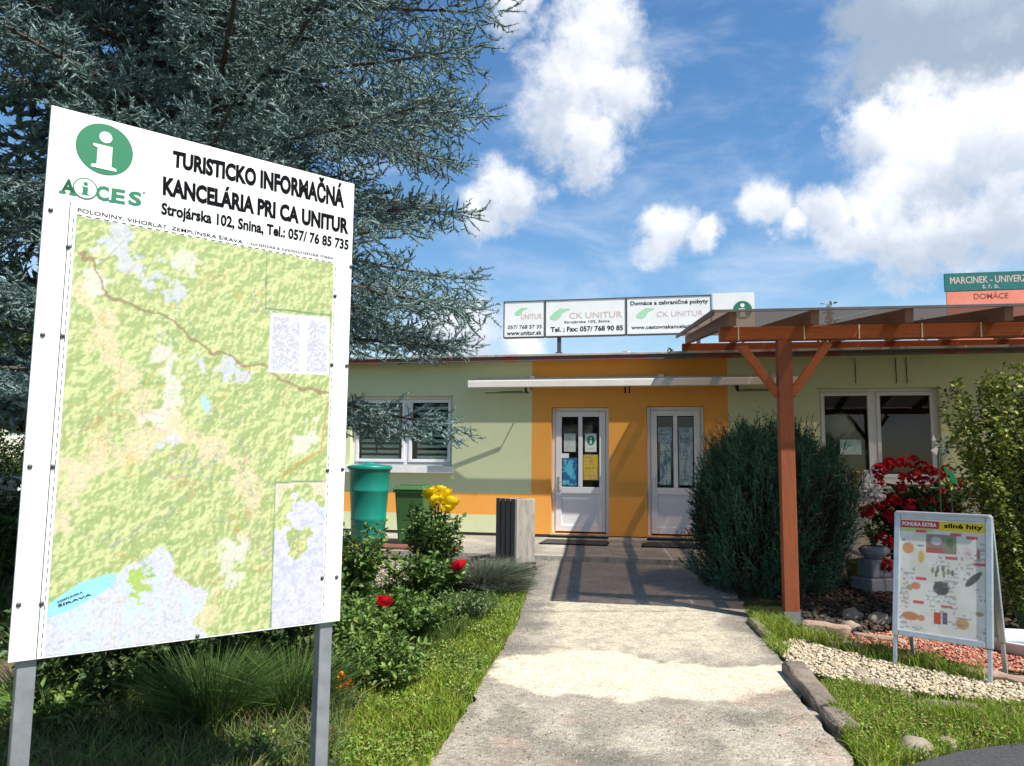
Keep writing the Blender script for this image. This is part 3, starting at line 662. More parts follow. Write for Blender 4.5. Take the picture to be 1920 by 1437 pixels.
for k in range(5):
    a = x0s + k * 1.42; c = min(a + 1.415, XR + .4)
    if c - a < .2: break
    MB().face([(a, fy - .06, zt(fy - .06)), (c, fy - .06, zt(fy - .06)), (c, back_y + .4, zt(back_y + .4)), (a, back_y + .4, zt(back_y + .4))]).build('roof_sheet', bronze, perg)
dkstrip = mat('sheet_edge', (.06, .055, .05), (.10, .09, .08), .6, 6)
MB().bar((x0s - .01, fy - .065, zt(fy - .06) - .002), (XR + .4, fy - .065, zt(fy - .06) - .002), .02, .022).build('edge_profile', dkstrip, perg)
MB().bar((x0s - .012, fy - .06, zt(fy - .06) - .012), (x0s - .012, back_y + .4, zt(back_y + .4) - .012), .022, .05).build('side_profile', woodr, perg)
clip = mat('cream_clip', (.75, .60, .42), None, .5)
for px in (1384.5, 1508, 1611, 1729, 1840):
    x = pl(px, 620, -.07)[0]; MB().box(x - .006, x + .006, -.072, -.0655, BF - .004, BF + .13).build('clip', clip, perg)

# ================================================================== INFORMATION BOARD
AB = R(51.25); BD = np.array([math.sin(AB), math.cos(AB), 0]); BN = np.array([math.cos(AB), -math.sin(AB), 0])
PLB = at(44, 870, 2.76); PLB = np.array([PLB[0], PLB[1], 0.0])
def brd(px, py):
    q = plane(px, py, PLB, BN) - PLB; return float(q @ BD), float(q[2])
board = empty('information_board', PLB, R(90) - AB, 'large white tourist information board with a printed map on two grey posts', 'information board')
BW, BZ0, BZ1 = 1.255, 0.803, 2.832
MB().box(0, BW, 0, .018, BZ0, BZ1).build('panel', white, board, .0015)
for px0, px1, x in ((2, 40, .03), (600, 634, BW - .085)):
    MB().box(x, x + .06, .019, .079, -.05, BZ1 - .06).build('post', steel, board, .004)
for zc in (BZ0 + .25, (BZ0 + BZ1) / 2, BZ1 - .25): MB().box(.09, BW - .086, .019, .054, zc - .02, zc + .02).build('rail', steel, board, .003)
for px, py in ((95, 394), (80, 628), (128, 463), (117, 630), (56, 875), (99, 875), (35, 1134), (78, 1132), (658, 500), (628, 555), (650, 686), (622, 684), (642, 880), (614, 882), (631, 1082), (604, 1084), (370, 1193)):
    x, z = brd(px, py); o = MB().lathe([(.0085, 0), (.0085, .003), (.005, .006), (0.0005, .0065)], 10).build('bolt', boltm, board, smooth=True)

    o.rotation_euler = (R(90), 0, 0); o.location = (x, -.001, z)
# header
cx, cz = brd(196, 281); cx0 = brd(141, 281)[0]; cx1 = brd(250, 281)[0]; cz1 = brd(196, 233)[1]; cz0 = brd(196, 328)[1]
rb = (cx1 - cx0) / 2; flat(board, 'badge', disc((cx0 + cx1) / 2, (cz0 + cz1) / 2, rb, (cz1 - cz0) / 2, 64), greenp, -.0015)
letter_i(board, (cx0 + cx1) / 2, (cz0 + cz1) / 2 - .004, rb * 1.52, white, -.003)
def btext(s, tl, tr, bl, br, m=black, bold=.02, name='lettering'):
    return print_text(board, s, None, m, -.0015, bold, name, [brd(*bl), brd(*br), brd(*tr), brd(*tl)])
btext('TURISTICKO INFORMAČNÁ', (325, 272), (645, 342), (323, 313), (645, 391), bold=.048)
btext('KANCELÁRIA PRI CA UNITUR', (306, 322), (654, 404), (305, 366), (653, 440), bold=.048)
btext('Strojárska 102, Snina, Tel.: 057/ 76 85 735', (303, 379), (654, 450), (302, 409), (653, 475), bold=.034)
btext('POLONINY, VIHORLAT, ZEMPLÍNSKA ŠÍRAVA', (146, 388), (455, 449), (145, 398.5), (455, 458.5), bold=.006)
btext('- turistická a cykloturistická mapa', (462, 451.5), (624, 480.5), (462, 460), (624, 488.5), bold=.003)
# slab-lettered AiCES mark with its ring
def slab(ch, tl, tr, bl, br, feet):
    btext(ch, tl, tr, bl, br, greenp, .035)
    b_ = MB(); c4 = [np.array(brd(*q)) for q in (bl, br, tr, tl)]
    for (s0, s1, t0, t1) in feet:
        P = lambda s, t: (c4[0] * (1 - s) + c4[1] * s) * (1 - t) + (c4[3] * (1 - s) + c4[2] * s) * t
        b_.face([(*[P(s, t)[0]], -.0019, P(s, t)[1]) for s, t in ((s0, t0), (s1, t0), (s1, t1), (s0, t1))])
    if feet: b_.build('serif', greenp, board)
slab('A', (117, 334), (142, 339), (113, 361), (140, 366), [(-.10, .38, -.04, .12)])
slab('A', (117, 334), (142, 339), (113, 361), (140, 366), [(.62, 1.12, -.04, .12)])
slab('C', (181, 347), (205, 351), (179, 374), (204, 379), [])
slab('E', (210, 353), (235, 357), (208, 379), (234, 384), [(-.16, .2, -.02, .13)])
slab('S', (242, 358), (266, 361), (240, 384), (265, 388), [])
rx0, rz0 = brd(160, 354); rw = (brd(184, 354)[0] - brd(137, 354)[0]) / 2; ring = MB(); o1 = disc(rx0, rz0, rw, rw * .98, 48); o2 = disc(rx0, rz0, rw * .90, rw * .88, 48)
for k in range(48):
    j = (k + 1) % 48; ring.face([(o1[k][0], -.0024, o1[k][1]), (o1[j][0], -.0024, o1[j][1]), (o2[j][0], -.0024, o2[j][1]), (o2[k][0], -.0024, o2[k][1])])
flat(board, 'badge_field', o2, white, -.0021); ring.build('badge_ring', greenp, board); letter_i(board, rx0, rz0, rw * 1.25, greenp, -.0026)
flat(board, 'registered_mark', disc(*brd(270, 362), .004, .004, 12), greenp, -.0015)
# the map: relief computed from a height field and tinted like a hiking map
mc = [np.array(brd(*q)) for q in ((84, 1226), (600, 1170), (628, 492), (143, 408))]
mx0 = (mc[0][0] + mc[3][0]) / 2; mx1 = (mc[1][0] + mc[2][0]) / 2; mz0 = (mc[0][1] + mc[1][1]) / 2; mz1 = (mc[2][1] + mc[3][1]) / 2
def mp(px, py):
    a, c = brd(px, py); return ((a - mx0) / (mx1 - mx0), (c - mz0) / (mz1 - mz0))
def map_cols(s, t):
    x = s * 1.0; y = t * (mz1 - mz0) / (mx1 - mx0)
    H = lambda a, c: .62 * fbm(a * 15 + 3 * fbm(a * 3, c * 3, 2, 5), c * 15, 4, 50, .55) + .42 * fbm(a * 60 + c * 20, c * 46, 3, 61)
    e = .004; hx = H(x + e, y) - H(x - e, y); hy = H(x, y + e) - H(x, y - e); shade = np.clip(.5 + (-hx * .8 + hy * .9) * 5.0, 0, 1); h = H(x, y)
    c = lerp(np.tile((0.40, 0.50, 0.20), (len(s), 1)), (0.68, 0.72, 0.36), sm(shade, .25, .8)); c = lerp(c, (0.70, 0.72, 0.34), sm(shade, .75, 1) * .6)
    w = (fbm(x * 16, y * 16, 4, 71) - .5) * .13; ww = (fbm(x * 50, y * 50, 3, 77) - .5) * .09
    def vall(pl_, r, col, k=.9):
        nonlocal c
        d = polydist(s, t * 1.0, [mp(*q) for q in pl_]) + w + ww; c = lerp(c, col, (1 - sm(d, r * .35, r)) * k * .85)
    peach = (0.80, 0.70, 0.46); lil = (0.68, 0.69, 0.82); pale = (0.80, 0.78, 0.70)
    vall([(110, 880), (200, 850), (290, 825), (330, 800)], .055, peach); vall([(320, 800), (270, 740), (230, 690), (190, 610), (160, 560), (140, 540)], .04, peach)
    vall([(300, 790), (320, 720), (300, 660)], .032, pale); vall([(330, 800), (400, 840), (460, 890), (500, 940)], .035, peach); vall([(105, 940), (150, 900)], .05, peach)
    vall([(420, 1060), (450, 1040)], .04, pale); vall([(585, 800), (560, 830)], .03, pale); vall([(360, 1170), (390, 1150)], .06, peach, .8)
    vall([(215, 440), (240, 490), (280, 520)], .035, lil); vall([(290, 520), (330, 550)], .03, lil); vall([(300, 845), (320, 840)], .025, lil, .9); vall([(380, 690), (455, 690)], .02, lil); vall([(345, 495), (355, 500)], .03, pale, .8); vall([(175, 510), (185, 530)], .03, pale)
    plain_ = inpoly(s + w * .5, t + w * .4, [mp(*q) for q in ((60, 1260), (88, 1160), (200, 1085), (262, 1058), (300, 1025), (322, 1035), (330, 1082), (390, 1112), (366, 1165), (420, 1230))])
    c = lerp(c, (0.70, 0.71, 0.82), plain_.astype(float)); c = lerp(c, (0.30, 0.36, 0.52), (plain_ & (vnoise(x * 150, y * 150, 3) > .74)).astype(float) * .35); c = lerp(c, (0.62, 0.80, 0.86), (plain_ & (fbm(x * 20, y * 20, 3, 12) > .60)).astype(float) * .5)
    c = lerp(c, (0.45, 0.62, 0.16), (np.hypot((s - mp(262, 1085)[0]), (t - mp(262, 1085)[1]) * .8) + ww < .028).astype(float))
    lake = inpoly(s, t, [mp(*q) for q in ((80, 1165), (92, 1132), (150, 1092), (212, 1074), (219, 1080), (214, 1097), (180, 1118), (130, 1145), (90, 1160))]); c = lerp(c, (0.36, 0.76, 0.86), lake.astype(float))
    for q in ((382, 752), (388, 762)): c = lerp(c, (0.50, 0.72, 0.86), (np.hypot((s - mp(*q)[0]) * 1.6, t - mp(*q)[1]) < .018).astype(float))
    def line(pl_, r, col, k=.8, wob=.3):
        nonlocal c
        d = polydist(s + w * wob, t + w * wob, [mp(*q) for q in pl_]); c = lerp(c, col, (d < r).astype(float) * k)
    line([(150, 470), (175, 490), (190, 545), (230, 570), (290, 590), (340, 620), (360, 640), (410, 660), (460, 685), (490, 680), (520, 710), (570, 728), (612, 742)], .0042, (0.34, 0.22, 0.13))
    line([(525, 905), (540, 880), (600, 850), (612, 760)], .004, (0.55, 0.33, 0.10), .7)
    for k in range(60):
        r_ = np.random.default_rng(k + 3); p0 = np.array((r_.uniform(110, 600), r_.uniform(470, 1150))); pts = [p0 + r_.normal(0, 26, 2) * q for q in range(4)]
        line([tuple(p) for p in pts], .0017, ((.62, .22, .16), (.70, .45, .10), (.30, .30, .40), (.20, .40, .16))[k % 4], .45, .6)
    # inset panels
    def boxm(q): 
        return inpoly(s, t, [mp(*p) for p in q])
    i2 = boxm(((516, 905), (612, 900), (600, 1180), (507, 1185))); n = fbm(x * 9, y * 9, 4, 91)
    t2 = mp(560, 985)[1]; low_ = i2 & ((t < t2 + (n - .5) * .35)); c = lerp(c, (0.70, 0.70, 0.83), low_.astype(float)); c = lerp(c, (0.40, 0.42, 0.62), (low_ & (fbm(x * 60, y * 60, 3, 4) > .60)).astype(float) * .35)
    i2b = i2 & (t > mp(560, 935)[1] + (n - .5) * .2); c = lerp(c, (0.78, 0.70, 0.56), i2b.astype(float) * .8)
    dots = vnoise(x * 210, y * 210, 9); c = lerp(c, (0.25, 0.28, 0.20), (dots > .93).astype(float) * .45)
    i1 = boxm(((507, 586), (618, 596), (617, 704), (503, 699))); c = lerp(c, (0.80, 0.80, 0.82), i1.astype(float)); bl = (boxm(((512, 594), (562, 598), (560, 698), (508, 694))) | boxm(((577, 600), (612, 602), (612, 698), (574, 696)))) & (vnoise(x * 170, np.floor(y * 150), 2) > .42)
    c = lerp(c, (0.42, 0.43, 0.60), bl.astype(float) * .55)
    for q in (((500, 474), (498, 578), (620, 592)), ((516, 905), (507, 1185)), ((516, 905), (612, 902))): line(q, .0024, (.16, .28, .16), .8, 0)
    return np.clip(c * .72 * (.90 + .20 * vnoise(x * 160, y * 160, 5))[:, None], 0, .85)
sheet('map', lambda s, t: np.stack([mx0 + (mx1 - mx0) * s, np.full(len(s), -.0012), mz0 + (mz1 - mz0) * t], 1), 280, 400, mapm, board, map_cols)
print_text(board, 'ZEMPLÍNSKA', None, mat('lake_print', (.02, .10, .16), None, .6), -.0022, .02, 'lettering', [brd(107, 1132), brd(155, 1112), brd(154, 1107), brd(106, 1127)])
print_text(board, 'ŠÍRAVA', None, black, -.0022, .02, 'lettering', [brd(109, 1139), brd(172, 1116), brd(171, 1111), brd(108, 1134)])
dl = MB(); 
for z0_, z1_, x_ in ((BZ0 + .002, brd(128, 378)[1], brd(78, 1100)[0]),): dl.face([(x_ - .0012, -.0013, z0_), (x_ + .0012, -.0013, z0_), (x_ + .0012, -.0013, z1_), (x_ - .0012, -.0013, z1_)])
dl.build('print_line', black, board)
tick = MB(); n_ = 34
for k in range(n_):
    a = mx0 + (mx1 - mx0) * k / n_; c = a + (mx1 - mx0) / n_ * .55
    for z in (mz0 - .010, mz1 + .004): tick.face([(a, -.0013, z - .0012), (c, -.0013, z - .0012), (c, -.0013, z + .0012), (a, -.0013, z + .0012)])
for k in range(50):
    a = mz0 + (mz1 - mz0) * k / 50; c = a + (mz1 - mz0) / 50 * .55
    for x in (mx0 - .010, mx1 + .008): tick.face([(x - .0012, -.0013, a), (x + .0012, -.0013, a), (x + .0012, -.0013, c), (x - .0012, -.0013, c)])
tick.build('map_border_ticks', black, board, kind='stuff')

# ================================================================== STREET FURNITURE
# rain barrel and wheeled bin by the left window
q = gnd(690, 1012); bp = at(690, 1000, 11.75)
barrel = empty('rain_barrel', (bp[0], bp[1], .315), 0, 'tall teal plastic water barrel beside the left window', 'barrel')
teal = mat('teal_plastic', (.004, .17, .125), (.006, .20, .15), .38, 3)
MB().lathe([(.0, 0.0), (.235, 0), (.245, .02), (.262, .36), (.270, .38), (.262, .40), (.288, .78), (.300, .80), (.292, .82), (.305, 1.10), (.325, 1.12), (.328, 1.15), (.305, 1.155)], 36).build('body', teal, barrel, smooth=True)
MB().lathe([(.335, 1.125), (.340, 1.16), (.325, 1.175), (.20, 1.19), (.09, 1.20), (.085, 1.225), (0.001, 1.23)], 36).build('lid', teal, barrel, smooth=True)
bp = at(776, 1000, 11.9)
wbin = empty('wheeled_bin', (bp[0], bp[1], .315), -AF, 'olive green wheeled bin with ribbed lid between barrel and yellow roses', 'bin')
binm = mat('bin_green', (.035, .10, .028), (.045, .12, .035), .45, 3)
def taper(b_, x0, x1, y0, y1, z0, X0, X1, Y0_, Y1_, z1):
    k = len(b_.v); b_.v += [(x0, y0, z0), (x1, y0, z0), (x1, y1, z0), (x0, y1, z0), (X0, Y0_, z1), (X1, Y0_, z1), (X1, Y1_, z1), (X0, Y1_, z1)]
    for f in ((3, 2, 1, 0), (4, 5, 6, 7), (0, 1, 5, 4), (1, 2, 6, 5), (2, 3, 7, 6), (3, 0, 4, 7)): b_.f.append(tuple(k + i for i in f)); b_.mi.append(0)
    return b_
taper(MB(), -.19, .19, -.19, .21, .03, -.235, .235, -.26, .26, .80).build('body', binm, wbin, .025)
MB().box(-.255, .255, -.28, .28, .775, .815).build('rim', binm, wbin, .012)
lid = taper(MB(), -.265, .265, -.30, .27, .818, -.22, .22, -.24, .24, .885).build('lid', binm, wbin, .02)
for k in range(7): MB().box(-.16 + k * .05, -.14 + k * .05, -.22, .22, .884, .90).build('lid_rib', binm, lid, .006)
for s_ in (-1, 1): MB().tube([(s_ * .23, .24, .10), (s_ * .19, .24, .10)], .10, 18).build('wheel', black, wbin)
MB().tube([(-.2, .33, .80), (.2, .33, .80)], .014, 8).build('handle', binm, wbin)
# concrete litter bin with dark timber slats
cp = gnd(967, 1070)
lb = empty('litter_bin', (cp[0], cp[1] + .22, float(gz(cp[1])) - .02), R(38), 'square concrete litter bin with dark timber slats left of the path', 'litter bin')
cw = .175
for x0, x1, y0, y1 in ((-cw, cw, -cw, -cw + .05), (-cw, cw, cw - .05, cw), (-cw, -cw + .05, -cw + .051, cw - .051), (cw - .05, cw, -cw + .051, cw - .051)):
    MB().box(x0, x1, y0, y1, .10, .90).build('side_slab', conc, lb, .008)
MB().box(-cw + .02, cw - .02, -cw + .02, cw - .02, .0, .12).build('base', conc, lb, .008)
dkw = mat('dark_slat_timber', (.075, .07, .07), (.12, .112, .105), .8, 5, stretch=(12, 12, 1), bump=.3, bscale=10)
for k in range(4):
    y = cw - .02 - k * .104; MB().box(-cw - .035, -cw - .002, y - .085, y, .03, .91).build('slat', dkw, lb, .006)
# low slatted bench in front of the bins
bl_ = at(655, 1035, 10.75); br_ = at(885, 1035, 10.55)
bench = empty('bench', ((bl_[0] + br_[0]) / 2 - .25, (bl_[1] + br_[1]) / 2, .245), math.atan2(br_[1] - bl_[1], br_[0] - bl_[0]), 'low bench of red-brown slats on dark concrete feet in front of the barrel', 'bench')
redw = mat('redbrown_slat', (.14, .045, .035), (.20, .075, .055), .7, 5, stretch=(1, 14, 14), bump=.2, bscale=8)
for k in range(4): MB().box(-1.15, .95, -.20 + k * .105, -.11 + k * .105, .135, .17).build('slat', redw, bench, .005)
for x in (-.8, .75): MB().prism([(x - .05, 0), (x + .05, 0), (x + .07, .134), (x - .07, .134)], -.19, .19).build('foot', dkw, bench, .006)
ll = at(893, 1030, 10.45); lean = empty('loose_plank', (ll[0], ll[1], .25), R(-20), 'weathered dark plank lying askew at the end of the bench', 'plank')
MB().bar((-.12, -.35, .03), (.13, .45, .05), .14, .035).build('board', dkw, lean, .004)
# door mats and step
matm = mat('rubber_mat', (.03, .03, .032), (.05, .05, .05), .95, 60, bump=.6, bscale=120)
for h, lab in ((dL, 'dark rubber mat before the door with yellow and blue posters'), (dR, 'dark rubber mat before the door beside the juniper')):
    e = empty('door_mat', P0 + FU * ((h[0] + h[1]) / 2) + np.array([0, 0, .302]) + FN * -.62, -AF, lab, 'door mat', 'mats at the two doors')
    MB().box(-.50, .50, -.30, .36, .030, .05).build('pile', matm, e, .004); MB().box(-.52, .52, -.32, .38, .028, .040).build('border', black, e, .004)
uc = (dL[1] + dR[0]) / 2
MB_ = MB().box(-.30, .30, -.25, .14, 0, .055); st_ = MB_.build('step_stone', mat('step_cream', (.50, .45, .33), (.40, .36, .28), .9, 5, bump=.3), None, .008)
st_.location = tuple(P0 + FU * uc + FN * -.20 + np.array([0, 0, .335])); st_.rotation_euler = (0, 0, -AF); tag(st_, 'flat cream step stone on the pavement between the two doors', 'step')

# ------------------------------------------------------------------ A-board on the gravel
pL = gnd(1678, 1250); pR = gnd(1857, 1287); dv = pR - pL; azs = math.atan2(dv[1], dv[0])
ab = empty('pavement_sign', (pL[0], pL[1], float(gz(pL[1])) - .01), azs, 'silver A-shaped pavement sign with a grocery leaflet poster', 'sign')
WA = float(np.hypot(dv[0], dv[1])); alu = mat('brushed_aluminium', (.52, .55, .58), (.44, .47, .50), .38, 20, metal=.55)
lean_ = .175; HT = 1.14
def tilt(o): o.rotation_euler = (-math.atan(lean_), 0, 0); return o
zb, ztp = .235, HT
def aframe(front):
    s_ = 1 if front else -1; g = []
    for x in (0, WA): 
        g.append(MB().box(x - .014, x + .014, -.012, .012, 0.0, zb - .002).build('leg', alu, ab, .004))
    for x0, x1, z0, z1 in ((-.022, .022, zb, ztp), (WA - .022, WA + .022, zb, ztp), (.0225, WA - .0225, zb, zb + .042), (.0225, WA - .0225, ztp - .042, ztp)):
        g.append(MB().box(x0, x1, -.017, .015, z0, z1).build('frame_bar', alu, ab, .006))
    g.append(MB().box(.02, WA - .02, -.004, .006, zb + .04, ztp - .04).build('back_plate', mat('plate_beige', (.42, .38, .30), None, .6), ab))
    for o in g:
        tilt(o)
        if not front: o.rotation_euler = (math.atan(lean_), 0, 0); o.location = (0, 2 * HT * lean_ * .985, 0)
    return g
aframe(True); aframe(False)
MB().box(-.01, WA + .01, HT * lean_ * .985 - .03, HT * lean_ * .985 + .03, HT * .985 - .008, HT * .985 + .012).build('hinge', alu, ab, .005)
def leaflet(s, t):
    c = np.tile((0.60, 0.585, 0.53), (len(s), 1)); c = lerp(c, (0.68, 0.665, 0.61), sm(fbm(s * 5, t * 6, 3, 2), .4, .6))
    def rect(x0, x1, y0, y1, col, k=1.0):
        nonlocal c; c = lerp(c, col, ((s > x0) & (s < x1) & (t > y0) & (t < y1)).astype(float) * k)
    def ell(cx, cy, a, b_, col, rot=0, k=.9):
        nonlocal c; dx, dy = s - cx, (t - cy); X = dx * math.cos(rot) + dy * math.sin(rot); Y = -dx * math.sin(rot) + dy * math.cos(rot)
        c = lerp(c, col, (1 - sm(np.hypot(X / a, Y / b_), .82, 1.05)) * k)
    rect(0, .47, .915, .985, (.50, .02, .04)); rect(.47, 1, .905, .985, (.70, .52, .02)); rect(0, .40, .885, .915, (.42, .52, .10), .8)
    rect(.32, .67, .70, .87, (.26, .20, .16)); rect(.32, .52, .70, .75, (.40, .10, .08)); rect(.53, .67, .72, .87, (.22, .24, .14)); ell(.44, .81, .07, .04, (.50, .44, .52)); ell(.6, .8, .04, .05, (.10, .16, .10))
    ell(.10, .73, .075, .055, (.58, .24, .06)); ell(.26, .66, .04, .06, (.55, .38, .05)); ell(.25, .76, .05, .012, (.25, .27, .36)); ell(.50, .40, .10, .065, (.035, .035, .04)); rect(.42, .58, .44, .455, (.12, .12, .12))
    ell(.86, .50, .11, .035, (.05, .05, .055), .6); ell(.93, .55, .04, .02, (.12, .12, .12), .5); ell(.92, .72, .022, .055, (.38, .12, .08))
    for k, (x, y) in enumerate(((.40, .55), (.46, .56), (.52, .57), (.58, .55), (.63, .54), (.44, .52), (.53, .52))): ell(x, y, .018, .03, ((.25, .22, .08), (.10, .10, .10), (.08, .12, .08))[k % 3])
    ell(.20, .40, .06, .035, (.58, .18, .10)); ell(.13, .38, .04, .03, (.35, .30, .12)); ell(.14, .13, .11, .04, (.50, .17, .05)); ell(.27, .125, .045, .03, (.52, .2, .1))
    rect(.42, .50, .09, .19, (.48, .08, .04)); rect(.515, .57, .10, .20, (.12, .08, .16)); ell(.74, .12, .08, .05, (.46, .26, .10)); ell(.93, .22, .05, .02, (.32, .24, .12)); ell(.80, .72, .05, .06, (.60, .45, .45)); 
    for x, y in ((.19, .875), (.78, .845), (.55, .655), (.87, .62), (.20, .455), (.17, .245), (.50, .235), (.60, .86)): rect(x, x + .13, y, y + .026, (.55, .05, .07), .9)
    tx = (vnoise(s * 34, np.floor(t * 70), 4) > .60) & (np.mod(np.floor(t * 70), 3) > 0) & (fbm(s * 5, t * 6, 2, 17) > .55) & (t < .86)
    c = lerp(c, (.20, .20, .21), tx.astype(float) * .6); return c
pz0, pz1 = zb + .042, ztp - .042
tilt(sheet('poster', lambda s, t: np.stack([.022 + (WA - .044) * s, np.full(len(s), -.0052), pz0 + (pz1 - pz0) * t], 1), 110, 150, postm, ab, leaflet))
ph = pz1 - pz0; tilt(print_text(ab, 'PONUKA EXTRA', (.035, pz0 + ph * .933, .022 + (WA - .044) * .44, pz0 + ph * .968), white, -.0068, .03)); tilt(print_text(ab, 'silné hity', (.022 + (WA - .044) * .53, pz0 + ph * .918, .022 + (WA - .044) * .97, pz0 + ph * .972), black, -.0068, .03))

# ================================================================== PLANTS
def unit(v): return v / (np.linalg.norm(v, axis=-1, keepdims=True) + 1e-9)
def needles(P0_, P1_, per_m, ln, wd, col, rng, ang=0.9, jit=.25):
    """thin triangles set all round each twig piece P0->P1; col one colour per piece"""
    P0_ = np.asarray(P0_); P1_ = np.asarray(P1_); L_ = np.linalg.norm(P1_ - P0_, axis=1); n = np.maximum(3, (L_ * per_m).astype(int)); idx = np.repeat(np.arange(len(n)), n); m_ = len(idx)
    d = unit(P1_ - P0_)[idx]; t = rng.random(m_); base = P0_[idx] + (P1_ - P0_)[idx] * t[:, None]
    a = unit(np.cross(d, np.tile((.3, .2, .93), (m_, 1)))); b_ = np.cross(d, a); ph = rng.random(m_) * 6.283
    rad = a * np.cos(ph)[:, None] + b_ * np.sin(ph)[:, None]; rad[:, 2] += .25
    rad = unit(rad); k = ang + rng.normal(0, jit, m_)
    dr = unit(rad * np.sin(k)[:, None] + d * np.cos(k)[:, None]); side = unit(np.cross(dr, rng.normal(0, 1, (m_, 3)))) * (wd * (.75 + .5 * rng.random(m_)))[:, None]
    tip = base + dr * (ln * (.75 + .45 * rng.random(m_)))[:, None]
    V = np.stack([base - side * .5, base + side * .5, tip], 1).reshape(-1, 3); C = np.repeat(np.asarray(col)[idx] * (.85 + .3 * rng.random((m_, 1))), 3, 0); C = C.reshape(-1, 3, 3); C[:, 2] *= 1.18; C = C.reshape(-1, 3)
    return V, C
def shoot_bodies(A, B_, r, col, rng):
    """the close-set inner needles of each shoot as a tapered four-sided spindle"""
    A = np.asarray(A); B_ = np.asarray(B_); n = len(A); d = unit(B_ - A); a = unit(np.cross(d, rng.normal(0, 1, (n, 3)))); b_ = np.cross(d, a); rr = (r * (.7 + .6 * rng.random(n)))[:, None]; m = A + (B_ - A) * .45
    V = np.stack([A, m + a * rr, m + b_ * rr, m - a * rr, m - b_ * rr, B_], 1).reshape(-1, 3); k = np.arange(n)[:, None, None] * 6
    Fc = (k + np.array([(0, 2, 1), (0, 3, 2), (0, 4, 3), (0, 1, 4), (5, 1, 2), (5, 2, 3), (5, 3, 4), (5, 4, 1)])[None]).reshape(-1, 3)
    return V, Fc, np.repeat(np.asarray(col), 6, 0)
def tri_faces(n): return np.arange(n, dtype=np.int32).reshape(-1, 3)
def leaves(P, D_, ln, wd, col, rng, droop=.15):
    """folded six-cornered leaves at P growing along D_"""
    n = len(P); D_ = unit(D_ + rng.normal(0, .12, (n, 3))); up = np.tile((0, 0, 1.0), (n, 1)) + rng.normal(0, .45, (n, 3)); s_ = unit(np.cross(D_, up)); nr = np.cross(s_, D_)
    l = (ln * (.65 + .6 * rng.random(n)))[:, None]; w = (wd * (.7 + .5 * rng.random(n)))[:, None]
    b_ = P; tip = P + D_ * l - nr * l * droop; m1 = P + D_ * l * .35; m2 = P + D_ * l * .72 - nr * l * droop * .4; f = nr * w * .22
    V = np.stack([b_, m1 + s_ * w * .5 + f, m2 + s_ * w * .38 + f, tip, m2 - s_ * w * .38 + f, m1 - s_ * w * .5 + f], 1).reshape(-1, 3)
    k = np.arange(n)[:, None] * 6; Fc = np.concatenate([k + np.array([[0, 1, 2, 3]]), k + np.array([[0, 3, 4, 5]])], 0)
    C = np.repeat(col, 6, 0); return V, Fc, C
def pick(cols, n, rng, var=.18):
    c = np.array(cols)[rng.integers(0, len(cols), n)]; return c * (1 + rng.normal(0, var, (n, 1))).clip(.5, 1.6)

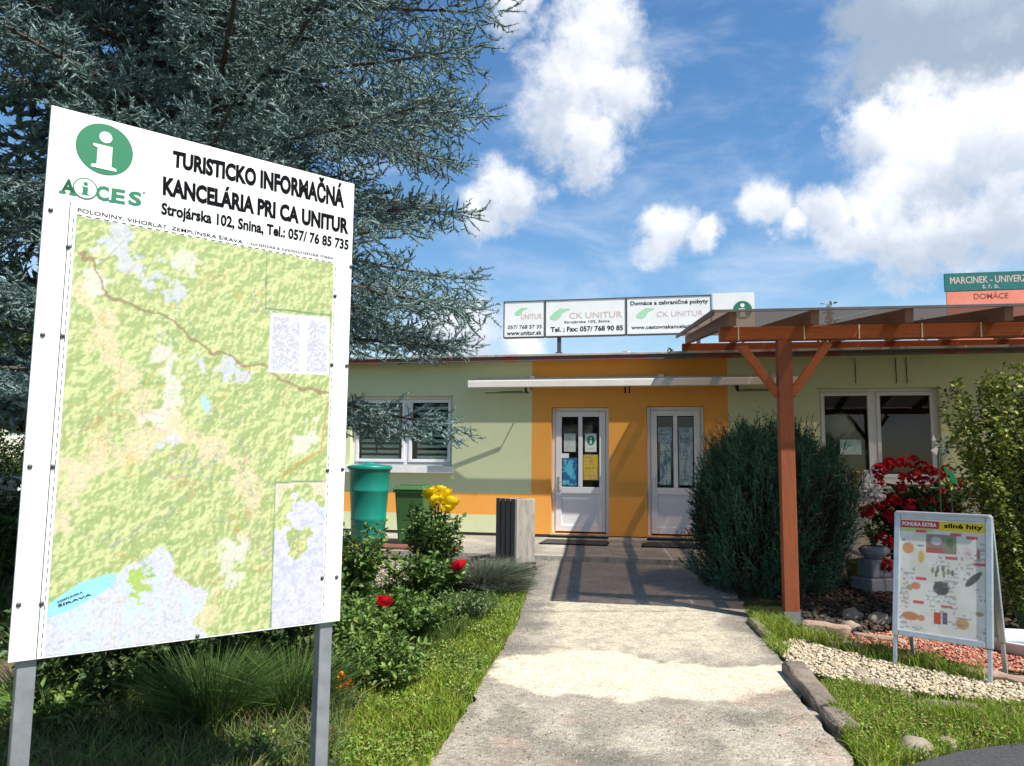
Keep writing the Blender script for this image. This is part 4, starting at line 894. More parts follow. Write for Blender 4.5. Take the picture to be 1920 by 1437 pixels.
# ------------------------------------------------------------------ the blue spruce
def spruce():
    rng = np.random.default_rng(21); T = np.array([-2.85, 6.9, float(gz(6.9))])
    tree = empty('spruce_tree', T, 0, 'big blue spruce with drooping layered branches behind the information board', 'tree')
    H = 13.5; MB().tube([(0, 0, -.1), (.02, 0, 1.5), (.0, .03, 4), (-.03, 0, 8), (0, 0, 12), (0, 0, H)], [.24, .20, .17, .11, .04, .01], 14).build('trunk', bark, tree, smooth=True)
    S0, S1, SC, SF = [], [], [], []; limbs = MB(); camd = unit(np.array([2.85, -6.9, 0.0]))
    h = 2.25
    while h < 12.9:
        nb = 9 if h < 7 else 6; a0 = rng.random() * 6.28
        for k in range(nb):
            az = a0 + k * 6.283 / nb + rng.normal(0, .18); hz = h + rng.normal(0, .15); dirh = np.array([math.cos(az), math.sin(az), 0]); front = float(dirh @ camd)
            Rm = 3.36 * (1 - (max(hz - 1.0, 0) / 12.9) ** 1.25) * (.78 + .30 * rng.random()) * (.78 if hz < 3.1 else .90 if hz < 3.9 else 1.04)
            if Rm < .3: Rm = .3
            fine_ = (front > -.25 or (front > -.62 and dirh[0] > 0)) and hz < 6.9
            n = 14; t = np.linspace(0, 1, n); drop = -.30 + rng.normal(0, .09) - .18 * max(0, (5 - hz) / 5); up_ = .30
            rr = Rm * t; zz = hz + Rm * (drop * t + up_ * t ** 2.6) + Rm * .10 * np.sin(t * 3.1); bend = rng.normal(0, .12) * Rm
            side = np.array([-dirh[1], dirh[0], 0]); B = dirh[None] * rr[:, None] + side[None] * (bend * t ** 2)[:, None]; B[:, 2] = zz
            limbs.tube(B[::3] if fine_ else B[[0, 6, 13]], [max(.006, .035 * Rm / 3 * (1 - q) + .006) for q in (t[::3] if fine_ else t[[0, 6, 13]])], 5, cap=False)
            st = .046 if fine_ else .09; s = .10; tgl = 1
            def P(q):
                q = np.clip(q, 0, 1) * (n - 1); i = min(int(q), n - 2); return B[i] + (B[i + 1] - B[i]) * (q - i)
            while s < 1.0:
                p = P(s); d = unit(P(min(s + .05, 1)) - P(s - .05)); sd_ = unit(np.cross(d, (0, 0, 1.0))) * tgl; tgl = -tgl
                tl = (.22 + .42 * Rm / 3 * (1 - s) ** .8 + .10 * rng.random()) * (1 if s > .3 else .8); an = .95 + rng.normal(0, .12)
                td = unit(d * math.cos(an) + sd_ * math.sin(an) + np.array([0, 0, rng.normal(-.08, .34)])); end = p + td * tl + np.array([0, 0, -.10 * tl + .06 * tl]); mid = p + td * tl * .5 + np.array([0, 0, -.06 * tl])
                tone = rng.random(); c = np.array((.095, .155, .142)) * (1 - tone) + np.array((.18, .255, .245)) * tone
                S0 += [p, mid]; S1 += [mid, end]; SC += [c * .8, c]; SF += [fine_] * 2
                if fine_ or tl > .35:
                    q = .22 if fine_ else .3; tg2 = 1
                    while q < 1.0:
                        pp = p + (end - p) * q + np.array([0, 0, -.06 * tl * 4 * q * (1 - q)]); sd2 = unit(np.cross(td, (0, 0, 1.0))) * tg2; tg2 = -tg2; sl_ = (.12 + .11 * rng.random()) * (1.1 - .45 * q) * (1 if fine_ else 1.8); a2 = .80 + rng.normal(0, .15)
                        e2 = pp + unit(td * math.cos(a2) + sd2 * math.sin(a2) + np.array([0, 0, rng.normal(.10, .62)])) * sl_; tip = rng.random() < .5
                        S0.append(pp); S1.append(e2); SC.append(c * (1.35 if tip else .9)); SF.append(fine_)
                        q += (.050 if fine_ else .10) / tl * (.8 + .5 * rng.random())
                s += st / Rm * (.8 + .4 * rng.random())
            for q in range(3 if fine_ else 1):                                            # leading shoots
                d = unit(B[-1] - B[-3] + rng.normal(0, .25 if q else .02, 3) * np.linalg.norm(B[-1] - B[-3])); S0.append(B[-1 - q]); S1.append(B[-1 - q] + d * (.20 + .08 * rng.random())); SC.append(np.array((.15, .215, .205))); SF.append(fine_)
        h += .40 if h < 7 else .45
    S0 = np.array(S0); S1 = np.array(S1); SC = np.array(SC); SF = np.array(SF)
    V1, C1 = needles(S0[SF], S1[SF], 128, .030, .0105, SC[SF], rng, 1.0); V2, C2 = needles(S0[~SF], S1[~SF], 22, .10, .045, SC[~SF], rng, .9)
    V = np.concatenate([V1, V2]); C = np.concatenate([C1, C2]); print('spruce tris', len(V) // 3, len(V1) // 3, 'pieces', len(S0))
    Vb, Fb, Cb = shoot_bodies(S0, S1, np.where(SF, .0085, .040), SC * .9, rng); Fb = np.concatenate([tri_faces(len(V)), Fb + len(V)]); V = np.concatenate([V, Vb]); C = np.concatenate([C, Cb]); print('spruce all', len(Fb))
    npmesh('crown', V, Fb, needle, tree, C); limbs.build('limbs', bark, tree, smooth=True, kind='stuff')
    b_ = MB()
    for a, c, f in zip(S0, S1, SF):
        if not f: continue
        d = unit(c - a); s_ = unit(np.cross(d, (0, 0, 1.0))) * .003; b_.v += [tuple(a - s_), tuple(a + s_), tuple(c)]; k = len(b_.v); b_.f.append((k - 3, k - 2, k - 1)); b_.mi.append(0)
    b_.build('twigs', bark, tree, kind='stuff')
spruce()

# ------------------------------------------------------------------ dark juniper by the post
def juniper():
    rng = np.random.default_rng(5); c = at(1440, 1000, 8.75); base = np.array([c[0], 8.75, float(gz(8.75)) - .02])
    o = empty('juniper_bush', base, 0, 'dark rounded juniper bush beside the pergola post', 'bush')
    n = 3600; A, Bv, Cc = [], [], []
    for k in range(n):
        u = rng.random() * 6.283; v = rng.random() ** .8; shell = 1 - .35 * rng.random() ** 2
        z = .05 + 1.68 * v; prof = math.sqrt(max(0, 1 - abs((v - .42) / .60) ** 2.5)) ; lump = 1 + .12 * math.sin(3 * u + 4 * v) + .11 * math.sin(7 * u - 5 * v + 1) + .07 * math.sin(13 * u + 9 * v)
        r = .745 * prof * lump * shell; p = np.array([r * math.cos(u), r * math.sin(u) * .92, z - .12])
        d = unit(np.array([math.cos(u) * (.55 - .35 * v), math.sin(u) * (.55 - .35 * v), .75 + .3 * v]) + rng.normal(0, .16, 3)); L_ = .15 + .17 * rng.random() + (.14 if rng.random() < .12 else 0)
        tone = rng.random(); col = np.array((.018, .060, .038)) * (1 - tone) + np.array((.070, .150, .092)) * tone
        A.append(p); Bv.append(p + d * L_); Cc.append(col)
        for q in range(4):
            pp = p + d * L_ * (.2 + .2 * q); dd = unit(d + rng.normal(0, .42, 3)); A.append(pp); Bv.append(pp + dd * L_ * (.5 - .07 * q)); Cc.append(col * (1.0 + .1 * q))
    V, C = needles(np.array(A), np.array(Bv), 115, .021, .0098, np.array(Cc), rng, .55); print('juniper tris', len(V) // 3)
    npmesh('crown', V, tri_faces(len(V)), junim, o, C)
    b_ = MB()
    for k in range(26):
        u = rng.random() * 6.283; r = .15 + .55 * rng.random(); zt = .5 + 1.0 * rng.random(); b_.tube([(.05 * math.cos(u), .05 * math.sin(u), 0), (r * .5 * math.cos(u), r * .5 * math.sin(u), zt * .5), (r * math.cos(u), r * math.sin(u), zt)], [.025, .018, .006], 5, cap=False)
    b_.build('stems', bark, o)
    # brown filler twigs added to make the heart of the bush dark
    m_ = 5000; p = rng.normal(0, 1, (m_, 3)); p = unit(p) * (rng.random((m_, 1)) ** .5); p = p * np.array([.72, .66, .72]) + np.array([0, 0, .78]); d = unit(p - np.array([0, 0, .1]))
    V, C = needles(p, p + d * .2, 40, .07, .022, np.tile((.045, .036, .026), (m_, 1)), rng, .6); npmesh('dark_filler_twigs', V, tri_faces(len(V)), junim, o, C)
juniper()

# ------------------------------------------------------------------ leafy shrubs from twigs and leaves
def shrub(name, label, cat, base, h, rx, ry, ntw, lpt, ln, wd, cols, seed, upright=.6, group=None, start=.25, thick=.006, bare=0.0, zmin=.0, stemmat=None):
    rng = np.random.default_rng(seed); o = empty(name, base, 0, label, cat, group); P, D_ = [], []; b_ = MB()
    for k in range(ntw):
        u = rng.random() * 6.283; r = math.sqrt(rng.random()); v = (1 - r * (1 - upright) * .8) * (.55 + .45 * rng.random() ** .6)
        end = np.array([rx * r * math.cos(u), ry * r * math.sin(u), max(h * v, zmin + .05)]); st = np.array([end[0] * .12, end[1] * .12, bare * h]); mid = st * .5 + end * .5 + np.array([-end[0] * .10, -end[1] * .10, .06 * h])
        pts = [st, mid, end]; b_.tube(pts, [thick, thick * .7, thick * .3], 4, cap=False)
        t = start + (1 - start) * rng.random(lpt) ** .8; q = ((1 - t) ** 2)[:, None] * st + (2 * t * (1 - t))[:, None] * mid + (t ** 2)[:, None] * end
        ax = unit(end - mid); dd = unit(rng.normal(0, 1, (lpt, 3)) * np.array([1, 1, .6]) + ax * .5); P.append(q + dd * rng.random((lpt, 1)) * ln * .8); D_.append(dd)
    P = np.concatenate(P); D_ = np.concatenate(D_); V, Fc, C = leaves(P, D_, ln, wd, pick(cols, len(P), rng), rng); V[:, 2] = np.maximum(V[:, 2], .005)
    npmesh('foliage', V, Fc, leafm, o, C); b_.build('stems', stemmat or twigm, o, kind='stuff'); return o
def bloom(parent, loc, r, cols, seed, n=16):
    """a full rose: cupped petals set in rings"""
    rng = np.random.default_rng(seed); Vs, Fs, Cs = [], [], []; k0 = 0
    for k in range(n):
        ring_ = k / (n - 1); a = k * 2.4; rk = r * (.42 + .58 * ring_); th1 = 2.45 - .95 * ring_; g = []
        for i in range(4):
            for j in range(4):
                s_ = (j / 3 - .5) * 2; t = i / 3; th = .25 + (th1 - .25) * t; ph = a + s_ * .80 * (1 - .25 * t * t); q = rk * (1 + .06 * rng.normal() * t + (.16 * ring_ * t ** 3)); zc = .10 * abs(s_) * t
                g.append((q * math.sin(th) * math.cos(ph), q * math.sin(th) * math.sin(ph), -q * math.cos(th) * .92 - zc * q))
        Vs += g; Fs += [(k0 + i * 4 + j, k0 + i * 4 + j + 1, k0 + i * 4 + j + 5, k0 + i * 4 + j + 4) for i in range(3) for j in range(3)]; k0 += 16; c = np.array(cols[k % len(cols)]) * (.85 + .3 * rng.random()); Cs += [c] * 16
    o = npmesh('bloom', np.array(Vs), np.array(Fs), petalm, parent, np.array(Cs), None, True); o.location = tuple(float(q) for q in loc); o.rotation_euler = (rng.normal(.35, .3), rng.normal(0, .3), rng.random() * 6); return o
def umbel(parent, loc, r, cols, seed, n=46):
    """a round head of small flowers"""
    rng = np.random.default_rng(seed); d = unit(rng.normal(0, 1, (n, 3)) + np.array([0, -.25, .55])); P = d * r * (.75 + .3 * rng.random((n, 1))); Vs, Fs, Cs = [], [], []
    for k in range(n):
        a = unit(np.cross(d[k], rng.normal(0, 1, 3))); b_ = np.cross(d[k], a); s_ = r * .36 * (.8 + .4 * rng.random()); i = len(Vs); c = np.array(cols[rng.integers(0, len(cols))]) * (.75 + .5 * rng.random())
        ring_ = [P[k] + (a * math.cos(q) + b_ * math.sin(q)) * s_ * (1 if j % 2 == 0 else .62) + d[k] * s_ * .25 for j, q in enumerate(np.linspace(0, 6.283, 11)[:-1])]
        Vs += [P[k] - d[k] * s_ * .1] + ring_; Fs += [(i, i + 1 + j, i + 1 + (j + 1) % 10) for j in range(10)]; Cs += [c] * 11
    o = npmesh('bloom', np.array(Vs), np.array(Fs), petalm, parent, np.array(Cs)); o.location = tuple(float(q) for q in loc); return o
ROSE = [(.075, .145, .030), (.105, .185, .040), (.055, .110, .030), (.14, .23, .055)]
BRIGHT_ = [(.11, .19, .035), (.15, .24, .045), (.075, .14, .03), (.19, .26, .06)]
def gp(px, depth, py=1000):
    p = at(px, py, depth); return np.array([p[0], depth, float(gz(depth)) - .015])
YEL = [(.80, .62, .015), (.88, .72, .03), (.76, .52, .01)]; RED = [(.55, .008, .018), (.66, .015, .03), (.42, .005, .012)]
b0 = gp(812, 8.0)
yr = shrub('rose_bush', 'tall rose bush carrying a cluster of yellow blooms before the green bin', 'rose bush', b0, 1.10, .30, .28, 46, 38, .055, .038, ROSE, 31, .8, None, .25, .007)
for k, (px, py, d) in enumerate(((805, 922, 8.02), (826, 916, 8.05), (845, 938, 7.95), (822, 932, 7.9), (835, 922, 8.0), (816, 938, 7.92), (838, 950, 7.9))):
    p = at(px, py, d); bloom(yr, p - b0,   .088 if k < 3 else .07, YEL, 60 + k); MB().tube([(.01 * k, 0, .5), tuple((p - b0) * .7 + np.array([.01, 0, .2])), tuple(p - b0 - np.array([0, 0, .03]))], [.007, .005, .004], 5).build('flower_stem', twigm, yr)
b1 = gp(800, 7.55); rr_ = shrub('rose_bush', 'leafy rose bush with one red bloom next to the lavender', 'rose bush', b1, .62, .44, .34, 50, 32, .055, .038, ROSE + BRIGHT_[:1], 32, .7)
p = at(858, 1057, 7.4); bloom(rr_, p - b1, .075, RED, 71); MB().tube([(.05, 0, .2), tuple((p - b1) * .8), tuple(p - b1 - np.array([0, 0, .03]))], [.006, .005, .004], 5).build('flower_stem', twigm, rr_)
b2 = gp(728, 6.25); r3 = shrub('rose_bush', 'low rose bush with one red bloom near the board', 'rose bush', b2, .50, .52, .42, 62, 34, .052, .036, ROSE + BRIGHT_[:2], 33, .6)
p = at(722, 1123, 6.0); bloom(r3, p - b2, .070, RED, 72); MB().tube([(0, 0, .2), tuple((p - b2) * .8), tuple(p - b2 - np.array([0, 0, .03]))], [.006, .005, .004], 5).build('flower_stem', twigm, r3)
shrub('leafy_shrub', 'light green leafy shrub right of the board edge below the barrel', 'shrub', gp(668, 7.2), .98, .30, .30, 36, 30, .06, .04, BRIGHT_ + ROSE[:2], 34, .8)
MB_ = MB().tube([(0, 0, 0), (.01, 0, .35), (0, .01, .62)], [.045, .04, .035], 9); sp_ = MB_.build('stump_post', bark); sp_.location = tuple(gp(654, 8.3)); tag(sp_, 'short brown wooden stake in the bed beside the board', 'stake')
shrub('leafy_shrub', 'pale green low plant beside the right post of the board', 'shrub', gp(705, 5.2), .42, .40, .34, 50, 30, .05, .024, BRIGHT_, 35, .65)
shrub('leafy_shrub', 'broad dark green bush behind the lower edge of the board', 'shrub', gp(500, 5.6), .90, .75, .55, 90, 34, .065, .040, ROSE, 36, .6)
shrub('leafy_shrub', 'shaded bush below the middle of the board', 'shrub', gp(300, 5.3), .62, .70, .50, 70, 30, .06, .036, ROSE, 37, .6)
shrub('leafy_shrub', 'small weedy plant with yellowish leaves near the right post foot', 'shrub', gp(540, 3.95), .26, .24, .20, 34, 12, .035, .020, BRIGHT_, 38, .6)
shrub('leafy_shrub', 'small broad-leaved weed beside the left post', 'shrub', gp(120, 4.4), .30, .34, .25, 36, 12, .06, .03, BRIGHT_, 39, .5)
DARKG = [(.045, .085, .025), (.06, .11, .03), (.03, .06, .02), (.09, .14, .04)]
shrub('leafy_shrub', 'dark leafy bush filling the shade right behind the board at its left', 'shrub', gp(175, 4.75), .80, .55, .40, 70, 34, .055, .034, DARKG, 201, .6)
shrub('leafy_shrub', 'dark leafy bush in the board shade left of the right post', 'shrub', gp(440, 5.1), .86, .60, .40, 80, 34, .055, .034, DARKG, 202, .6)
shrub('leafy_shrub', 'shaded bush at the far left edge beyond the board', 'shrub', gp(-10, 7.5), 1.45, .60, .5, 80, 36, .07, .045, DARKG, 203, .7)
shrub('leafy_shrub', 'loose airy weed with pale leaves between the two red roses', 'shrub', gp(790, 6.6), .42, .34, .30, 40, 22, .045, .02, BRIGHT_, 204, .7)
shrub('leafy_shrub', 'low grey-green plant along the verge below the lavender', 'shrub', gp(868, 7.1), .34, .36, .28, 44, 20, .04, .016, [(.12, .19, .07), (.16, .23, .10), (.09, .14, .05)], 205, .6)
shrub('leafy_shrub', 'bushy weed with small leaves left of the lower red rose', 'shrub', gp(668, 5.7), .52, .34, .28, 46, 26, .045, .026, BRIGHT_ + ROSE[:2], 206, .7)
# orange flowers low by the post
b4 = gp(650, 4.75); of = shrub('marigold', 'small plant with orange blooms by the right post of the board', 'flower', b4, .20, .16, .14, 20, 10, .035, .012, ROSE, 40, .6)
for k, (px, py) in enumerate(((640, 1268), (652, 1283), (634, 1290))): umbel(of, at(px, py, 4.68 + .02 * k) - b4, .028, [(.80, .22, .01), (.85, .36, .02), (.6, .08, .01)], 80 + k, 20)
# lavender
def tuft(name, label, cat, base, n, h, sp, wd, cols, seed, mat_=None, curve=.35, flower=None):
    rng = np.random.default_rng(seed); o = empty(name, base, 0, label, cat); u = rng.random(n) * 6.283; r = np.sqrt(rng.random(n)); st = np.stack([np.cos(u) * r * sp * .35, np.sin(u) * r * sp * .35, np.zeros(n)], 1); d = np.stack([np.cos(u) * r, np.sin(u) * r, np.zeros(n)], 1) + rng.normal(0, .15, (n, 3)); d[:, 2] = 0
    hh = h * (.55 + .5 * rng.random(n)); mid = st + d * sp * .35 + np.array([0, 0, 1.0]) * (hh * .6)[:, None]; tip = st + d * sp * (.75 + curve * rng.random((n, 1))) + np.array([0, 0, 1.0]) * (hh * (1 - .12 * r))[:, None]
    s_ = unit(np.cross(tip - st, rng.normal(0, 1, (n, 3)))) * wd * .5; V = np.stack([st - s_, st + s_, mid + s_ * .8, mid - s_ * .8, tip + s_ * .12, tip - s_ * .12], 1).reshape(-1, 3); k = np.arange(n)[:, None] * 6
    Fc = np.concatenate([k + np.array([[0, 1, 2, 3]]), k + np.array([[3, 2, 4, 5]])]); C = np.repeat(pick(cols, n, rng, .2), 6, 0); npmesh('blades', V, Fc, mat_ or grassm, o, C); return o
tuft('lavender', 'grey-green lavender tuft in front of the concrete litter bin', 'lavender', gp(905, 8.55), 3600, .36, .55, .006, [(.12, .155, .09), (.17, .20, .13), (.09, .12, .07), (.15, .15, .14)], 51)
tuft('lavender', 'grey lavender clump at the path edge right of the red roses', 'lavender', gp(945, 8.3), 1100, .20, .32, .008, [(.13, .155, .115), (.17, .19, .15), (.10, .12, .085)], 52)
tuft('grass_clump', 'tall feathery grass clump under the middle of the board', 'grass clump', gp(410, 4.5), 1700, .48, .42, .005, [(.06, .12, .025), (.10, .17, .04), (.05, .09, .025)], 53)
tuft('grass_clump', 'small sunlit grass clump right of the left post', 'grass clump', gp(85, 4.6), 260, .34, .30, .010, [(.11, .19, .04), (.15, .23, .06)], 54)
tuft('grass_clump', 'fine grass clump below the lower right corner of the board', 'grass clump', gp(560, 4.7), 900, .42, .40, .006, [(.05, .10, .02), (.09, .16, .035)], 55)
# yellowish shrub at the right edge
OLIVE = [(.14, .18, .028), (.20, .24, .040), (.085, .12, .022), (.26, .27, .055)]
ys = shrub('garden_shrub', 'upright yellow-green shrub with small leaves at the right edge', 'shrub', gp(1925, 6.75), 2.50, .74, .50, 120, 120, .050, .032, OLIVE, 41, .85, None, .10, .005)
# red geraniums in front of the right window
gb = gp(1722, 9.0); gr = shrub('geranium', 'large geranium with many red flower heads before the right window', 'geranium', gb, 1.36, .58, .42, 90, 34, .07, .06, [(.030, .075, .022), (.045, .10, .03), (.02, .05, .018)], 42, .75, None, .2, .007)
GER = ((1650, 884), (1668, 872), (1690, 868), (1712, 866), (1728, 876), (1744, 884), (1694, 898), (1716, 894), (1757, 892), (1775, 886), (1690, 918), (1766, 926), (1800, 906), (1790, 912), (1662, 938), (1650, 946), (1640, 938), (1680, 940), (1706, 950), (1722, 940), (1770, 952), (1792, 958), (1668, 968), (1676, 976), (1630, 960), (1622, 962), (1740, 944), (1655, 1010), (1660, 1060), (1672, 1020), (1648, 905), (1735, 905), (1748, 960))
rg = np.random.default_rng(8)
for k, (px, py) in enumerate(GER):
    p = at(px, py, 8.62 + .25 * rg.random()); umbel(gr, p - gb, .055 + .03 * rg.random(), [(.50, .006, .016), (.60, .012, .03), (.36, .004, .012), (.58, .02, .05)], 100 + k)
# background trees over the roof and dark growth at the left
TREEC = [(.035, .070, .020), (.055, .10, .028), (.025, .05, .018), (.075, .125, .035)]
def tree(px, depth, h, r, label, seed, n=120, z=0.25, leaf=.22, cols=TREEC, group='trees behind the house'):
    p = at(px, 800, depth); o = shrub('broadleaf_tree', label, 'tree', (p[0], depth, z), h, r, r, n, 34, leaf, leaf * .7, cols, seed, .55, group, .2, .04, .30, stemmat=bark)
    MB().tube([(0, 0, -.2), (.05, 0, h * .25), (0, .05, h * .5)], [.22, .17, .08], 10).build('trunk', bark, o, smooth=True)
tree(1262, 27, 5.95, 1.2, 'small dark tree peeping over the roof under the white panels', 91, 110)
tree(1562, 24, 6.95, .9, 'thin leafy treetop above the pergola roof edge', 92, 50, leaf=.16)
tree(1748, 30, 8.1, 1.1, 'little treetop left of the green and salmon sign', 93, 60, leaf=.18)
tree(-120, 19, 7.5, 3.2, 'dark broad tree at the far left behind the spruce', 94, 190, group='trees at the left'); tree(60, 24, 7.0, 3.0, 'dense tree between the far left tree and the house', 95, 170, group='trees at the left')
tree(-420, 16, 7.0, 3.0, 'tree standing leftmost beside the lawn', 96, 150, group='trees at the left')
for k, (px, d, w_) in enumerate(((130, 15.5, 1.3), (330, 15.0, 1.3), (480, 14.6, 1.0), (-40, 19.0, 2.2))):
    shrub('hedge_bush', ('shaded bush left under the spruce', 'shaded bush behind the spruce trunk', 'shaded bush near the house corner', 'wide dark hedge bush behind the parked car')[k], 'bush', gp(px, d), 1.7 if k < 3 else 2.6, w_, .7, 90 if k < 3 else 170, 26, .09, .06, TREEC, 97 + k, .7)

# ------------------------------------------------------------------ stones, kerbs, gravel, grass
def blob_rock(name, label, cat, px, py, sx, sy, sz, seed, m=None, rz=0.0, group=None):
    import bmesh
    rng = np.random.default_rng(seed); bm = bmesh.new(); bmesh.ops.create_icosphere(bm, subdivisions=3, radius=1.0)
    for v in bm.verts:
        c = np.array(v.co); n = fbm(np.array([c[0] * 1.3 + seed]), np.array([c[1] * 1.3 + c[2]]), 3, seed)[0]; k = .62 + .75 * n; v.co = Vector((c[0] * k * sx, c[1] * k * sy, (max(c[2], -.35) * k + .30) * sz))
    me = bpy.data.meshes.new(name); bm.to_mesh(me); bm.free(); o = link(name, me, m or rockm, None, 0, True); p = gnd(px, py); o.location = (p[0], p[1], float(gz(p[1])) - .02); o.rotation_euler = (0, 0, rz); return tag(o, label, cat, group)
for a in ((1600, 1160, .13, .10, .085, 3, 'long pale field stone lying on the bed edge right of the post'), (1646, 1170, .11, .10, .10, 4, 'round tan field stone left of the pavement sign'), (1596, 1178, .09, .07, .06, 5, 'small whitish stone below the long pale stone'), (1672, 1168, .05, .05, .06, 6, 'little stone behind the left leg of the pavement sign'),
          (1640, 1283, .11, .06, .045, 7, 'dark flat stone in the white gravel'), (1715, 1412, .10, .08, .07, 8, 'reddish stone in the grass at the bottom'), (1776, 1400, .07, .06, .06, 9, 'grey stone in the grass near the tarmac'), (1612, 1268, .10, .06, .05, 10, 'pale half-buried stone at the gravel edge'), (1700, 1306, .06, .05, .035, 11, 'reddish pebble below the gravel')):
    blob_rock('stone', a[6], 'stone', a[0], a[1], a[2], a[3], a[4], a[5], None, .4 * a[5], 'loose stones in the right bed')
def rough_box(L_, w, z0, z1, name, m, seed):
    import bmesh
    bm = bmesh.new(); bmesh.ops.create_cube(bm, size=1.0)
    for v in bm.verts: v.co = Vector(((v.co.x + .5) * L_, v.co.y * w, z0 + (v.co.z + .5) * (z1 - z0)))
    bmesh.ops.bevel(bm, geom=list(bm.edges), offset=.014, segments=2, affect='EDGES'); bmesh.ops.subdivide_edges(bm, edges=[e for e in bm.edges if e.calc_length() > .06], cuts=7, use_grid_fill=True)
    for v in bm.verts:
        c = v.co; n = fbm(np.array([c.x * 9 + c.z * 7]), np.array([c.y * 9 + seed]), 3, seed)[0] - .5; n2 = fbm(np.array([c.x * 30]), np.array([c.y * 30 + c.z * 25]), 2, seed)[0] - .5
        c.z += n * .035 + n2 * .010; c.y += n * .03 + n2 * .008; c.x += n * .03
    me = bpy.data.meshes.new(name); bm.to_mesh(me); bm.free(); return link(name, me, m, None, 0, True)
def kerb(pa, pb, w, h, label, m=kerbm, name='kerb_stone', sink=.06):
    A = gnd(*pa); B_ = gnd(*pb); d = B_ - A; L_ = float(np.hypot(d[0], d[1])); rng = np.random.default_rng(int(pa[0]))
    o = rough_box(L_, w, -sink, h, name, m, int(pa[0])); o.location = (A[0], A[1], float(gz(A[1]))); o.rotation_euler = (rng.normal(0, .05), -math.atan2(float(gz(B_[1]) - gz(A[1])), L_) + rng.normal(0, .02), math.atan2(d[1], d[0])); return tag(o, label, 'kerb stone', 'edging of the right bed')
pink = mat('pink_kerb', (.24, .155, .115), (.32, .225, .17), .95, 7, bump=.5, bscale=30)
kerb((1486, 1262), (1552, 1338), .15, .085, 'long tilted kerb stone at the right edge of the path'); kerb((1556, 1344), (1592, 1378), .15, .06, 'short kerb stone nearest the camera on the right'); kerb((1410, 1168), (1440, 1198), .10, .05, 'sunken kerb piece left of the post foot')
kerb((1502, 1178), (1596, 1188), .12, .07, 'pinkish kerb behind the pergola post', pink); kerb((1600, 1192), (1700, 1210), .10, .04, 'half-hidden pinkish kerb behind the pavement sign', pink)
kerb((1545, 1204), (1600, 1216), .12, .03, 'dark flat slab at the head of the gravel strip'); kerb((1700, 1322), (1840, 1336), .10, .03, 'sunken grey kerb below the gravel strip'); kerb((1845, 1337), (1990, 1352), .10, .03, 'sunken grey kerb at the right end of the gravel strip')
kerb((1800, 1262), (1990, 1300), .14, .05, 'brown edging plank behind the right leg of the pavement sign', pink)
def scatter(poly_px, n, rng):
    G = [tuple(gnd(*p)[:2]) for p in poly_px]; a = np.array(G); lo, hi = a.min(0), a.max(0); out = []
    while sum(len(q) for q in out) < n:
        q = lo + (hi - lo) * rng.random((n * 2, 2)); out.append(q[inpoly(q[:, 0], q[:, 1], G)])
    return np.concatenate(out)[:n]
OCT = np.array([(1, 0, 0), (-1, 0, 0), (0, 1, 0), (0, -1, 0), (0, 0, 1), (0, 0, -1), (.6, .6, .5), (-.6, .6, .5), (-.6, -.6, .5), (.6, -.6, .5)]); OF = np.array([(4, 6, 7), (4, 7, 8), (4, 8, 9), (4, 9, 6), (6, 0, 2), (6, 2, 7), (7, 2, 1), (7, 1, 8), (8, 1, 3), (8, 3, 9), (9, 3, 0), (9, 0, 6), (0, 5, 2), (2, 5, 1), (1, 5, 3), (3, 5, 0)])
def pebbles(name, label, cat, poly_px, n, r0, r1, cols, seed, lift=.0):
    rng = np.random.default_rng(seed); q = scatter(poly_px, n, rng); r = r0 + (r1 - r0) * rng.random(n) ** 2; a = rng.random(n) * 6.283; s_ = .7 + .5 * rng.random((n, 3)); s_[:, 2] *= .75
    V = OCT[None] * s_[:, None] * r[:, None, None] * (1 + rng.normal(0, .12, (n, 10, 1))); ca, sa = np.cos(a)[:, None], np.sin(a)[:, None]; x = V[:, :, 0] * ca - V[:, :, 1] * sa; y = V[:, :, 0] * sa + V[:, :, 1] * ca
    W = np.stack([x + q[:, :1], y + q[:, 1:], V[:, :, 2] + (gz(q[:, 1]) + r * .35 + lift * rng.random(n))[:, None]], 2).reshape(-1, 3)
    Fc = (np.arange(n)[:, None, None] * 10 + OF[None]).reshape(-1, 3); o = npmesh(name, W, Fc, stonem, None, np.repeat(pick(cols, n, rng, .15), 10, 0), 'stuff'); return tag(o, label, cat)
pebbles('white_gravel', 'strip of cream white gravel under the pavement sign', 'gravel', ((1450, 1212), (1500, 1200), (1560, 1218), (1680, 1248), (1800, 1272), (1990, 1296), (1990, 1330), (1850, 1318), (1700, 1300), (1580, 1280), (1490, 1258)), 6000, .008, .020, [(.44, .37, .255), (.52, .46, .35), (.33, .27, .18), (.40, .32, .21)], 61, .015)
pebbles('red_chippings', 'reddish stone chippings behind the pavement sign', 'chippings', ((1590, 1192), (1680, 1188), (1800, 1208), (1990, 1236), (1990, 1270), (1850, 1258), (1700, 1222), (1600, 1206)), 3300, .008, .018, [(.36, .11, .07), (.45, .17, .11), (.28, .10, .07), (.42, .28, .20)], 62, .012)
pebbles('bark_mulch', 'dark bark mulch in the shaded bed behind the stones', 'mulch', ((1440, 1100), (1600, 1090), (1990, 1120), (1990, 1230), (1800, 1206), (1680, 1186), (1590, 1188), (1500, 1172)), 5000, .012, .035, [(.05, .035, .025), (.075, .05, .035), (.03, .024, .02)], 66, .01)
pebbles('path_grit', 'loose grit and small stones on the near end of the path', 'grit', ((830, 1440), (900, 1330), (1000, 1330), (1450, 1330), (1530, 1350), (1600, 1440), (1690, 1560), (740, 1560)), 3800, .003, .009, [(.26, .235, .20), (.33, .30, .26), (.15, .135, .11), (.22, .19, .155)], 63)
